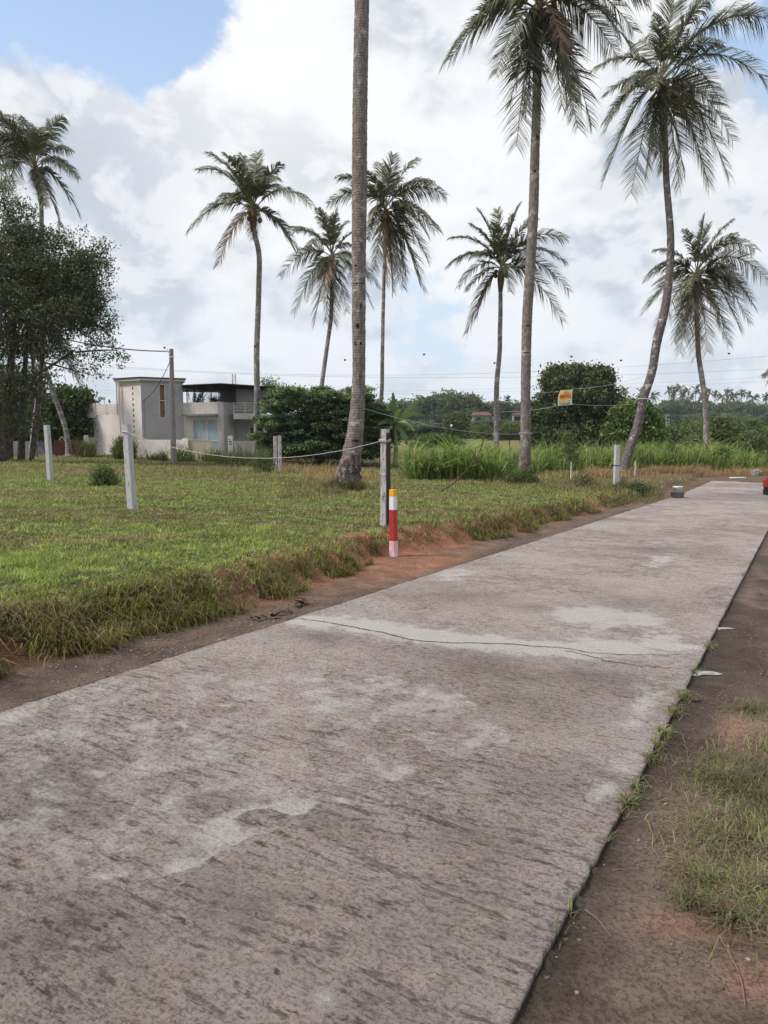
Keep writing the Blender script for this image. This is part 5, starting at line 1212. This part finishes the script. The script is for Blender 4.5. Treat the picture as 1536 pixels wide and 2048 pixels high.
mb = MB(); mb.prism([A_+np.array([.0, -.0]), A_+d*.03, A_+d*.03+np.array([0, .08]), A_+np.array([0, .08])], -.2, zt_+.04); mb.prism([A_+d*.97, B_, B_+np.array([0, .08]), A_+d*.97+np.array([0, .08])], -.2, zt_+.04); mb.prism([A_, B_, B_+np.array([0, .08]), A_+np.array([0, .08])], zt_+.0, zt_+.045)
mb.build('gate_frame', M_gate, gt)
A_ = hc(1062, 41.2); wp = empty('sign_pillar', (A_[0], A_[1], 0), 'narrow white pillar with small dark number marks right of the gate', 'pillar')
mb = MB(); mb.box((A_[0], A_[1], .55), (.26, .26, 1.62)); mb.build('pillar', M_white, wp, bevel=.01)
mb = MB()
for k, cy_ in enumerate((694, 711)): mb.box((A_[0]-.03, A_[1]-.134, zc_(cy_, 41.1)), (.11, .008, .05)); mb.box((A_[0]+.05, A_[1]-.134, zc_(cy_, 41.1)), (.03, .008, .09))
mb.prism([(A_[0]-.08, A_[1]-.138), (A_[0]+.03, A_[1]-.138), (A_[0]+.03, A_[1]-.131), (A_[0]-.08, A_[1]-.131)], zc_(678, 41.1)-.03, zc_(678, 41.1)+.01); mb.build('marks', M_black, wp)
# maroon fence of corrugated sheet
A_, B_ = hc(-150, 44.5), hc(64, 43.8); mb = MB(); n_ = 60; P = [A_+(B_-A_)*(i/n_)+np.array([0, .03 if i % 2 else 0]) for i in range(n_+1)]
mb.prism(P+[p+np.array([0, .05]) for p in P[::-1]], -.3, zc_(686, 44)); o = mb.build('sheet_fence', M_maroon, origin=(A_[0], A_[1], 0)); tag(o, 'maroon corrugated sheet fence left of the house', 'fence')
A_, B_ = hc(-530, 48), hc(-160, 46); mb = MB(); mb.prism([A_, B_, B_+np.array([0, .2]), A_+np.array([0, .2])], -.3, 1.0); o = mb.build('boundary_wall', M_bluewall, origin=(A_[0], A_[1], 0)); tag(o, 'pale bluish wall behind the trunks at the left edge', 'wall')
A_ = hc(74, 43.6); B_ = hc(136, 44.3); gt = empty('side_gate', (A_[0], A_[1], 0), 'small beige gate of upright slats at the left corner of the house', 'gate')
mb = MB(); mb.box((A_[0], A_[1], .55), (.2, .2, 1.7)); mb.build('gate_post', M_wall, gt)
mb = MB()
for f in np.linspace(.1, 1, 11): q = A_+(B_-A_)*f; mb.box((q[0], q[1], .5), (.08, .03, 1.5))
for z in (.0, 1.15): 
    mb.prism([A_+(B_-A_)*.1+np.array([0, .02]), B_+np.array([0, .02]), B_+np.array([0, .05]), A_+(B_-A_)*.1+np.array([0, .05])], z, z+.06)
mb.build('slats', M_gate, gt)
# roof structures beyond: small hoarding + mast
Yd = 150
o = MB(); c_ = at(203, 797, Yd); o.box(c_, (1.5, .1, .55)); ob = empty('billboard', (c_[0], Yd, c_[2]-8), 'tiny distant hoarding board seen above the left terrace railing', 'billboard'); o.build('board', M_wiregrey, ob)
o = MB(); o.box((c_[0]-.5, Yd+.1, c_[2]-4.2), (.1, .1, 8)); o.box((c_[0]+.5, Yd+.1, c_[2]-4.2), (.1, .1, 8)); o.build('legs', M_wiregrey, ob)
Yd = 260; c_ = at(468, 760, Yd); ob = empty('lattice_mast', (c_[0], Yd, 0), 'distant thin lattice mast above the terrace canopy', 'mast'); mb = MB(); zt_ = at(468, 748, Yd)[2]
for sx_ in (-.5, .5):
    for sy_ in (-.5, .5): mb.tube([(c_[0]+sx_*1.3, Yd+sy_, -1.4), (c_[0]+sx_, Yd+sy_, zt_)], .09, 4)
zz_ = np.linspace(2, zt_, 14)
for i in range(13): sgn = 1 if i % 2 else -1; mb.tube([(c_[0]-.55*sgn, Yd-.5, zz_[i]), (c_[0]+.55*sgn, Yd-.5, zz_[i+1])], .06, 4)
mb.build('lattice', M_wiregrey, ob)
# far houses in the wood
def farhouse(px, py, Y, w, h, label, wm, px_rot=.2):
    c = at(px, py, Y); g0 = Hs(c[0], Y)-.2; root = empty('distant_house', (c[0], Y, g0), label, 'house'); mb = MB()
    mb.box((c[0], Y, (c[2]+g0)/2), (w, w*.8, c[2]-g0)); mb.build('wall', wm, root)
    mb = MB(); hw, hd = w*.6, w*.5; z = c[2]
    mb.add([(c[0]-hw, Y-hd, z), (c[0]+hw, Y-hd, z), (c[0]+hw, Y+hd, z), (c[0]-hw, Y+hd, z), (c[0]-hw*.75, Y, z+h), (c[0]+hw*.75, Y, z+h)], [(0, 1, 5, 4), (2, 3, 4, 5), (1, 2, 5), (3, 0, 4), (3, 2, 1, 0)]); mb.build('roof', M_tile, root)
    mb = MB(); mb.box((c[0]-w*.2, Y-w*.4-.03, z-1.1), (1.2, .05, 1.1)); mb.box((c[0]+w*.2, Y-w*.4-.03, z-1.1), (1.2, .05, 1.1)); mb.build('window', M_dark, root)
farhouse(962, 831, 205, 4.6, 1.0, 'distant brown roofed house half hidden in the trees left of a palm', simple('far_wall', (.25, .2, .17), .9))
farhouse(1036, 829, 200, 2.8, .4, 'distant grey walled house with a low roof by the tall palm trunk', M_stone)
farhouse(1336, 830, 320, 1.4, .3, 'tiny distant pale gabled building under the far palms', M_stone)

# ------------------------------------------------------------------ pole, wires
Yp = 38; pb = ground(347, Yp, 920); ptop = at(342.5, 698, Yp)
up = empty('utility_pole', pb, 'weathered concrete utility pole standing in front of the house tower', 'utility pole')
V, Fq = tube_arrays(np.linspace(pb-np.array([0, 0, .2]), ptop, 20), np.linspace(.15, .105, 20), 14); mb = MB(); mb.add(V, Fq.tolist()); mb.F.append(tuple(range(len(V)-14, len(V)))); mb.build('pole', M_pole, up, smooth=False)
mb = MB(); mb.tube([ptop-np.array([0, 0, .42]), ptop-np.array([0, 0, .36])], .125, 14); mb.tube([ptop-np.array([.0, .1, .25]), ptop-np.array([.2, .12, .12]), ptop-np.array([.16, .12, -.02])], .02, 6); mb.build('bracket', M_white, up)
def cable(name, label, P, Q, sag, r, m, n=40, cat='cable', group=None, top=True):
    P = np.array(P, float); Q = np.array(Q, float); t = np.linspace(0, 1, n)[:, None]; R = P+(Q-P)*t; R[:, 2] -= 4*sag*(t[:, 0]*(1-t[:, 0]))
    V, Fq = tube_arrays(R, r, 5); o = nmesh(name, V, Fq, m, origin=P); tag(o, label, cat, group); return o
cable('service_cable', 'thick black overhead cable from the utility pole into the left tree', ptop+np.array([-.12, -.05, -.12]), at(60, 660, 36), .25, .028, M_wire)
_, q = isect(T1, T2, c2(480)[0]); cable('service_cable', 'drooping black service wire from the utility pole to the tower wall', ptop+np.array([-.05, .05, -.5]), (q[0], q[1]-.08, zc_(408, q[1])), .35, .018, M_wire)
def pline(label, pa, pm, pb_, Y0, Y1, r=.010):
    A = np.array([at(pa[0], pa[1], Y0), at(pm[0], pm[1], (Y0+Y1)/2), at(pb_[0], pb_[1], Y1)]); t = np.linspace(0, 1, 50)[:, None]
    K = 2*A[1]-(A[0]+A[2])/2; R = (1-t)**2*A[0]+2*t*(1-t)*K+t*t*A[2]; V, Fq = tube_arrays(R, r, 4); o = nmesh('power_line', V, Fq, M_wiregrey, origin=A[0]); tag(o, label, 'power line', 'power lines over the field')
pline('upper power line of the pair crossing the middle of the sky', (-100, 700), (800, 750), (1800, 684), 70, 70)
pline('lower power line of the pair crossing the middle of the sky', (-100, 709), (800, 755), (1800, 722), 70, 70)
pline('upper faint power line just above the far treetops', (-100, 768), (760, 783), (1800, 738), 95, 95)
pline('lowest faint power line just above the far treetops', (-100, 775), (760, 788), (1800, 748), 95, 95)

# ------------------------------------------------------------------ concrete posts, rope, bollards
def cpost(label, px, Y, pytop, w=.13, m=None, rot=0.0, leanx=0.0, nib=True, d=None, holes=5, sidem=None):
    b = ground(px, Y, 1000); top = at(px, pytop, Y)[2]; h = top-b[2]
    root = empty('concrete_post', b, label, 'post', 'concrete posts marking the plot'); d = d or w
    c_, s_ = math.cos(rot), math.sin(rot)
    segs = 9; zs = np.linspace(-.1, h, segs); r = np.random.default_rng(int(px)); V = []; Fs = []
    bev = .012
    sec = [(-w/2+bev, -d/2), (w/2-bev, -d/2), (w/2, -d/2+bev), (w/2, d/2-bev), (w/2-bev, d/2), (-w/2+bev, d/2), (-w/2, d/2-bev), (-w/2, -d/2+bev)]
    for i, z in enumerate(zs):
        k = 1.04-.08*i/segs
        for (x, y) in sec:
            x2, y2 = x*k+r.normal(0, .0012), y*k+r.normal(0, .0012); V.append((b[0]+x2*c_-y2*s_+leanx*max(0, z), b[1]+x2*s_+y2*c_, b[2]+z))
    for i in range(segs-1):
        for j in range(8): Fs.append([i*8+j, i*8+(j+1) % 8, (i+1)*8+(j+1) % 8, (i+1)*8+j])
    Fs.append([(segs-1)*8+j for j in range(8)])
    nmesh('post', np.array(V), Fs, m or M_post, root)
    for k in range(holes):
        z = h*(.12+.76*k/(holes-1)); x, y = w*.05, -d/2-.0015
        mb = MB(); mb.box((b[0]+x*c_-y*s_+leanx*z, b[1]+x*s_+y*c_, b[2]+z), (.014, .004, .014), rot); mb.build('wire_hole', M_black, root)
    return root, b, h
p1, b1, h1 = cpost('white concrete post at the left carrying one end of the rope', 264, 14.0, 849, .135, rot=-.32, leanx=-.03)
p2, b2, h2 = cpost('white concrete post standing farthest left with nothing tied to it', 103, 23.5, 850, .15, rot=-.3, leanx=-.02)
p3, b3, h3 = cpost('weathered grey concrete post with a dark side beside the red and white bollard', 770, 11.8, 858, .115, m=M_postold, rot=-.50, d=.115)
# dark side: a thin black strip fixed on the right face, with a pale cap left bare
c_, s_ = math.cos(-.50), math.sin(-.50); mb = MB(); x = .115/2*.985+.006; q = (b3[0]+x*c_, b3[1]+x*s_)
mb.box((q[0], q[1], b3[2]+(h3-.06)/2), (.012, .118, h3-.06), -.50); o = mb.build('dark_side', M_black, p3); o['label'] = 'dark right side of the post'
# chipped collar mid height
mb = MB(); mb.box((b3[0]-.004, b3[1], b3[2]+h3*.53), (.122, .122, .028), -.50); mb.build('patched_joint', M_postold, p3, bevel=.008)
# short double post
p4, b4, h4 = cpost('short weathered double concrete post in the weeds before the dark shrub', 561, 33, 871, .16, m=M_postold, rot=0, d=.14)
mb = MB(); mb.box((b4[0]-.21, b4[1]+.05, b4[2]+h4*.49), (.15, .13, h4*.98)); mb.build('second_post', M_postold, p4)
p5, b5, h5 = cpost('pale concrete post beside the leaning palm on the right', 1231, 27, 890, .17, rot=.1)
mb = MB(); mb.box((b5[0], b5[1], b5[2]+h5*.53), (.178, .176, .03), .1); mb.build('band', M_black, p5)
# white stake
b = ground(1142, 34, 925); mb = MB(); mb.tube([b-np.array([0, 0, .1]), b+np.array([.01, 0, .6]), b+np.array([.0, 0, 1.15])], [.035, .033, .03], 6); o = mb.build('stake', M_white, origin=b); tag(o, 'thin white stake under the sapling in front of the tall grass', 'stake')
b = ground(1270, 38, 945); mb = MB(); mb.tube([b-np.array([0, 0, .1]), b+np.array([.02, 0, .35]), b+np.array([.0, 0, .75])], [.06, .06, .05], 8); o = mb.build('stake', M_postold, origin=b); tag(o, 'short pale stub standing just right of the leaning palm base', 'stake')
# rope
def rope(P, Q, sag, r, label, m=M_cap, name='rope', loops=()):
    P = np.array(P, float); Q = np.array(Q, float); n = 70; t = np.linspace(0, 1, n)[:, None]; R = P+(Q-P)*t; R[:, 2] -= 4*sag*(t[:, 0]*(1-t[:, 0]))
    R[:, 2] += (vn(t[:, 0]*40, t[:, 0]*0, 3)-.5)*.004
    root = empty(name, P, label, 'rope'); V, Fq = tube_arrays(R, r, 6); nmesh('strand', V, Fq, m, root, smooth=True)
    for (c, rr, rot, w) in loops:
        th = np.linspace(0, 2*math.pi, 25); c = np.array(c, float)
        co, si = math.cos(rot), math.sin(rot)
        pts = np.array([(c[0]+(x*co-y*si), c[1]+(x*si+y*co), c[2]+.01*math.sin(a*2)) for a in th for x, y in [(math.copysign(min(abs(math.cos(a))*1.4, 1), math.cos(a))*rr, math.copysign(min(abs(math.sin(a))*1.4, 1), math.sin(a))*rr)]])
        V, Fq = tube_arrays(pts, w, 6); nmesh('knot', V, Fq, m, root, smooth=True)
    return root
ra_ = (b1[0]-.03, b1[1]-.08, at(262, 864, 14)[2]); rb_ = (b3[0]-.02, b3[1]-.085, at(768, 880.5, 11.8)[2])
mid_z = at(470, 915, 13)[2]; sagv = (ra_[2]+rb_[2])/2-mid_z
rope(ra_, rb_, sagv, .0038, 'white rope sagging between the left post and the dark sided post', loops=[((b1[0]-.03, b1[1], ra_[2]), .078, -.32, .007), ((b3[0], b3[1], rb_[2]+.005), .07, -.50, .006), ((b3[0], b3[1], rb_[2]-.018), .07, -.50, .006)])
pn = at(735, 822, 22); pe = at(1046, 868, 30)
rope(at(728, 817, 21.9), at(1040, 868, 29.7), .22, .006, 'thin white string tied from the nearest palm to the very tall palm', loops=[(at(1051, 866, 30), .235, 0, .009)])
kn = sphere(at(903, 851.5, 26.1), (.05, .05, .05), 8, 6); o = nmesh('string_bow', kn[0], kn[1], M_cap, origin=at(903, 852, 26)); tag(o, 'small white bow knotted on the string between the two tall palms', 'knot')
# banner and its strings
Yb = 34
rope(at(1052, 784, 30), at(1117, 783, Yb), .03, .0065, 'upper string from the very tall palm to the left corner of the banner')
rope(at(1146, 778, Yb), at(1290, 752, 39), .12, .0065, 'upper string rising from the banner to the leaning palm')
rope(at(1001, 823, 46), at(1112, 812, Yb), .1, .0065, 'lower string from the spiky palm to the banner')
rope(at(1146, 808, Yb), at(1281, 806, 38.8), .1, .0065, 'lower string from the banner to the leaning palm', loops=[(at(1285, 798, 39), .24, 0, .022)])
bn = empty('banner', at(1131, 780, Yb), 'small yellow banner with red foreign lettering strung between the palms', 'banner')
c00, c10, c11, c01 = at(1116, 812, Yb), at(1144, 809.5, Yb), at(1146.3, 779, Yb), at(1120.5, 781, Yb)
def bil(u, v, o=0.0):
    p = c00*(1-u)*(1-v)+c10*u*(1-v)+c11*u*v+c01*(1-u)*v
    return p+np.array([-.04*math.sin(v*math.pi)*(1 if u < .5 else .6), -o+.035*math.sin(u*5+v*3), 0])
def cloth(name, u0, u1, v0, v1, o, m, parent, th=.004):
    nu, nv = 10, 10; V = []
    for q in (0, 1):
        for i in range(nu+1):
            for j in range(nv+1): V.append(bil(u0+(u1-u0)*i/nu, v0+(v1-v0)*j/nv, o-q*th))
    Fs = []; k = (nu+1)*(nv+1)
    for i in range(nu):
        for j in range(nv): a = i*(nv+1)+j; Fs.append([a, a+nv+1, a+nv+2, a+1]); Fs.append([k+a+1, k+a+nv+2, k+a+nv+1, k+a])
    return nmesh(name, np.array(V), Fs, m, parent)
M_by = simple('banner_yellow', (.72, .50, .10), .6, .05, 5); M_by2 = simple('banner_white', (.72, .70, .66), .6, .05, 5); M_br = simple('banner_red', (.62, .07, .13), .6, .05, 5); M_bk = simple('banner_grey', (.16, .15, .16), .6)
M_mag = simple('banner_orange', (.75, .33, .10), .6, .05, 5); M_byl = simple('banner_bright_yellow', (.78, .66, .10), .6, .05, 5)
sheet = cloth('sheet', 0, 1, 0, 1, 0, M_by2, bn)
cloth('yellow_field', .05, .95, .24, .955, .006, M_by, sheet)
cloth('bright_corner', .66, .93, .80, .94, .009, M_byl, sheet)
cloth('number_panel', .60, .95, .20, .36, .012, M_by2, sheet)
# lettering: rounded strokes; the big red word, small dark words above, a phone line below
def strokes(name, lines, rad, m):
    mb = MB()
    for ln in lines:
        P = np.array([bil(u, v, .018) for u, v in ln]); mb.tube(P, rad, 5)
    mb.build(name, m, sheet)
def arc(cx_, cy_, rx, ry, a0, a1, n=9): return [(cx_+rx*math.cos(math.radians(a0+(a1-a0)*i/n)), cy_+ry*math.sin(math.radians(a0+(a1-a0)*i/n))) for i in range(n+1)]
L_ = []
cy_ = .60
L_ += [arc(.15, cy_, .05, .09, 100, 420), arc(.20, cy_+.07, .04, .05, 180, 0), [(.135, cy_-.09), (.235, cy_-.09)], [(.24, cy_-.08), (.24, cy_+.1)]]
L_ += [arc(.36, cy_, .055, .09, 40, 330), arc(.365, cy_, .025, .04, 0, 300), arc(.35, cy_+.12, .05, .03, 0, 180)]
L_ += [arc(.52, cy_, .055, .085, -30, 270), arc(.53, cy_-.03, .02, .04, 0, 360), arc(.52, cy_+.12, .05, .03, 0, 180)]
L_ += [arc(.67, cy_, .05, .09, 60, 360), [(.66, cy_-.02), (.71, cy_-.02)], arc(.67, cy_+.12, .05, .025, 0, 180)]
L_ += [arc(.83, cy_+.03, .05, .07, -60, 240), arc(.83, cy_-.06, .045, .04, 120, 420)]
strokes('red_lettering', L_, .013, M_br)
L_ = [arc(.36+.06*k, .86, .022, .03, 30*k, 300+20*k) for k in range(3)]+[arc(.60+.05*k, .86, .02, .028, 60*k, 280+30*k) for k in range(2)]
strokes('small_lettering', L_, .006, M_bk)
L_ = []
for k in range(10): u = .12+.078*k; L_ += [arc(u, .12, .022, .04, 40*k % 360, (40*k % 360)+300)]
L_ += [[(.08, .20), (.58, .20)], [(.08, .055), (.93, .055)]]
L_ += [arc(.66+.06*k, .29, .018, .025, 50*k, 50*k+290) for k in range(4)]
strokes('phone_number', L_, .007, M_bk)

# bollard
def bollard(px, Y, pytop, w, label, fade=False, h=None):
    b = ground(px, Y, 1100); top = at(px, pytop, Y)[2]; h = top-b[2]; root = empty('bollard', b, label, 'bollard')
    rot = -.6; 
    def seg(name, f0, f1, m, k=1.0):
        mb = MB(); n = 4; bev = .014; ww = w*k
        sec = [(-ww/2+bev, -ww/2), (ww/2-bev, -ww/2), (ww/2, -ww/2+bev), (ww/2, ww/2-bev), (ww/2-bev, ww/2), (-ww/2+bev, ww/2), (-ww/2, ww/2-bev), (-ww/2, -ww/2+bev)]
        c_, s_ = math.cos(rot), math.sin(rot); tp = lambda f: 1.06-.14*f
        V = []; r = np.random.default_rng(int(abs(f0)*100)+1)
        for f in (f0, f1):
            for (x, y) in sec: x2, y2 = x*tp(f), y*tp(f); V.append((b[0]+x2*c_-y2*s_-.012*f*h, b[1]+x2*s_+y2*c_, b[2]+f*h+(r.normal(0, .002) if 0 < f < 1 else 0)))
        Fs = [(j, (j+1) % 8, 8+(j+1) % 8, 8+j) for j in range(8)]+[tuple(range(8, 16)), tuple(range(7, -1, -1))]; mb.add(V, Fs); return mb.build(name, m, root)
    return seg, root, b, h
seg, root, b, h = bollard(787.5, 10.55, 979, .098, 'red and white concrete bollard with a yellow top at the road edge')
seg('faded_foot', -.1, .235, M_pink); seg('red_band', .235, .70, M_red, 1.0); seg('white_band', .70, .90, M_wpaint); seg('yellow_top', .90, 1.0, M_yellow)
seg, root, b, h = bollard(1241.5, 27.2, 941, .15, 'small brown bollard with a yellow top beside the pale right hand post')
M_brown = simple('dirty_paint', (.30, .20, .14), .8, .2, 8); seg('body', -.1, .62, M_brown); seg('white_band', .62, .70, M_postold); seg('yellow_top', .70, .88, M_yellow); seg('cap', .88, 1.0, M_postold)

# basin, bucket, red machine, bits
b = ground(1355, 25.0, 992); b[2] = float(profile(np.array([sw(b[0], b[1])[0]]))[0])+.0
if sw(b[0], b[1])[1] < RW0: b[2] = Hs(b[0], b[1])
def lathe(name, c, prof_, m, parent=None, n=24, origin=None):
    V = []; 
    for (r_, z) in prof_:
        for j in range(n): V.append((c[0]+r_*math.cos(2*math.pi*j/n), c[1]+r_*math.sin(2*math.pi*j/n), c[2]+z))
    Fs = [[i*n+j, i*n+(j+1) % n, (i+1)*n+(j+1) % n, (i+1)*n+j] for i in range(len(prof_)-1) for j in range(n)]
    o = nmesh(name, np.array(V), Fs, m, parent, origin=origin, smooth=True)
    return o
o = lathe('basin', b, [(.001, .005), (.17, .005), (.20, .02), (.225, .19), (.255, .20), (.255, .215), (.22, .212), (.19, .03), (.001, .03)], M_basin, origin=b); tag(o, 'grey round basin standing at the far road edge', 'basin')
o = lathe('bucket', b+np.array([0, 0, .035]), [(.001, 0), (.13, 0), (.15, .30), (.165, .31), (.165, .34), (.15, .36), (.001, .365)], M_bucket, origin=b); tag(o, 'white bucket with a lid standing inside the grey basin', 'bucket')
b = ground(1541, 27, 985); s0, w0 = sw(b[0], b[1]); b[2] = float(profile(np.array([s0]))[0])+.003
rm = empty('water_pump', b, 'red motor pump on a black base cut by the right edge', 'machine')
mb = MB(); mb.box(b+np.array([0, 0, .42]), (.42, .35, .28), .2); mb.box(b+np.array([0, 0, .60]), (.30, .28, .07), .2); mb.build('red_cover', M_red, rm, bevel=.03)
mb = MB(); mb.box(b+np.array([0, 0, .24]), (.36, .3, .08), .2); mb.box(b+np.array([-.15, 0, .1]), (.05, .3, .2), .2); mb.box(b+np.array([.15, 0, .1]), (.05, .3, .2), .2); mb.build('frame', M_rubber, rm)
mb = MB(); mb.tube([b+np.array([-.16, -.2, .08]), b+np.array([-.16, -.13, .08])], .08, 14); mb.build('wheel', M_rubber, rm)
mb = MB(); mb.box(b+np.array([-.02, -.19, .44]), (.14, .01, .08), .2); mb.build('plate', M_white, rm)
b = ground(1475, 38, 957); mb = MB(); mb.box(b+np.array([0, 0, .04]), (.75, .3, .05), .1); o = mb.build('concrete_slab', M_white, origin=b, bevel=.01); tag(o, 'flat pale slab lying on the bare earth beyond the road end', 'slab')
b = ground(1513, 41, 948); V, Fs = sphere(b+np.array([0, 0, .12]), (.34, .26, .26), 14, 10); V = V+np.stack([(vn(V[:, 0]*6, V[:, 2]*6, 4)-.5)*.1]*3, -1); o = nmesh('boulder', V, Fs, M_stone, origin=b, smooth=True); tag(o, 'rounded grey boulder in the grass near the red pump', 'rock')
# fallen branch leaning out of the grass
P = [at(878, 991, 21.5), at(905, 968, 21.8), at(935, 938, 22), at(955, 912, 22.1), at(970, 876, 22.2), at(985, 858, 22.3), at(1006, 845, 22.5)]
P = np.array(P); P[0][2] = Hs(P[0][0], P[0][1]); Q = spline(P, 40); mb = MB(); mb.tube(Q, np.linspace(.024, .008, 40), 7); o = mb.build('dead_branch', M_dryleaf, origin=P[0]); tag(o, 'thin dark bare branch arching up out of the lawn', 'branch')
# dry leaves at the foot of the bank
def dryleaf(px, py, sz, seed, label='curled brown dead leaf lying at the foot of the bank'):
    r = np.random.default_rng(seed); c = onground(px, py); n = 7; V = []; hd = r.uniform(0, 6.28); cu = r.uniform(1.5, 2.8)
    for i in range(n):
        t = i/(n-1); x = (t-.5)*sz; z = .01+sz*.38*abs(math.sin((t-.3)*cu)); wd = sz*.30*math.sin(math.pi*(t*.9+.05))
        for sg in (-1, 0, 1): y = sg*wd; V.append((c[0]+x*math.cos(hd)-y*math.sin(hd), c[1]+x*math.sin(hd)+y*math.cos(hd), c[2]+z+(.35*wd if sg else 0)))
    Fs = []
    for i in range(n-1):
        for j in range(2): a = i*3+j; Fs.append([a, a+1, a+4, a+3])
    o = nmesh('dry_leaf', np.array(V), Fs, M_dryleaf, origin=c); m = o.modifiers.new('thick', 'SOLIDIFY'); m.thickness = .003; tag(o, label, 'leaf', 'dead leaves by the road'); return o
for i, (px, py, sz) in enumerate(((600, 1212, .16), (607, 1208, .14), (595, 1216, .10), (572, 1226, .10), (560, 1232, .11), (548, 1238, .12), (530, 1240, .10), (515, 1243, .11), (580, 1228, .07), (505, 1240, .08))): dryleaf(px, py, sz, i)
dryleaf(1455, 1838, .09, 30, 'long curled brown leaf in the verge grass at right'); dryleaf(1425, 1832, .06, 31, 'smaller brown leaf left of the long one in the verge grass')
dryleaf(1390, 1405, .07, 32, 'small dark leaf near the tufts at the slab edge')
# cement splashes on the verge
for (px, py, sx_, sy_, lb) in ((1402, 1348, .15, .05, 'long grey cement splash at the crack end on the verge'), (1450, 1258, .09, .04, 'small oval grey cement splash on the verge farther up')):
    c = onground(px, py); n = 26; rr = np.random.default_rng(int(px)); V = [(c[0], c[1], c[2]+.012)]
    for j in range(n): a = 2*math.pi*j/n; k = .75+.4*float(vn(np.array([j*.45 % 11.7]), np.array([px*.1]), 9)[0]); x = c[0]+sx_*math.cos(a)*k; y = c[1]+sy_*math.sin(a)*k; V.append((x, y, Hs(x, y)+.006))
    o = nmesh('cement_splash', np.array(V), [[0, 1+j, 1+(j+1) % n] for j in range(n)], simple('splash_cement', (.33, .325, .32), .9, .2, 20), origin=c); tag(o, lb, 'cement')
# twigs on the verge
for i, pts in enumerate((((1170, 1826), (1195, 1845), (1222, 1880)), ((1440, 1880), (1480, 1960), (1490, 2020)))):
    P = np.array([onground(*p)+np.array([0, 0, .012]) for p in pts]); mb = MB(); mb.tube(spline(P, 14), np.linspace(.003, .0015, 14), 5); o = mb.build('twig', simple('twig', (.18, .13, .09), .9), origin=P[0]); tag(o, ('thin pale twig on the dark earth beside the slab edge', 'thin dry stalk below the patch of red earth')[i], 'twig')
# insects in the air
for i, (px, py, Yi) in enumerate(((510, 693, 14), (690, 720, 14), (848, 709, 14), (1143, 713, 14), (1242, 721, 14), (1458, 707, 14), (329, 695.5, 14), (989, 726, 14))):
    c = at(px, py, Yi); V, Fs = sphere(c, (.022, .03, .018), 8, 6); root = empty('flying_insect', c, ('tiny dark dragonfly dot ' + ('left of the slim palm by the house', 'left of the nearest trunk', 'right of the curved slim palm', 'between the tall palm and the leaning palm', 'left of the leaning palm over the wires', 'right of the slender far right palm', 'above the utility pole top', 'beside the trunk of the spiky palm')[i]), 'insect', 'dragonflies in the sky')
    nmesh('body', V, Fs, M_black, root)
    nmesh('wings', np.array([c+np.array(q) for q in ((0, 0, .012), (.05, .01, .018), (.052, .022, .018), (0, .02, .012), (-.05, .01, .018), (-.052, .022, .018))]), [[0, 1, 2, 3], [0, 3, 5, 4]], M_wiregrey, root)
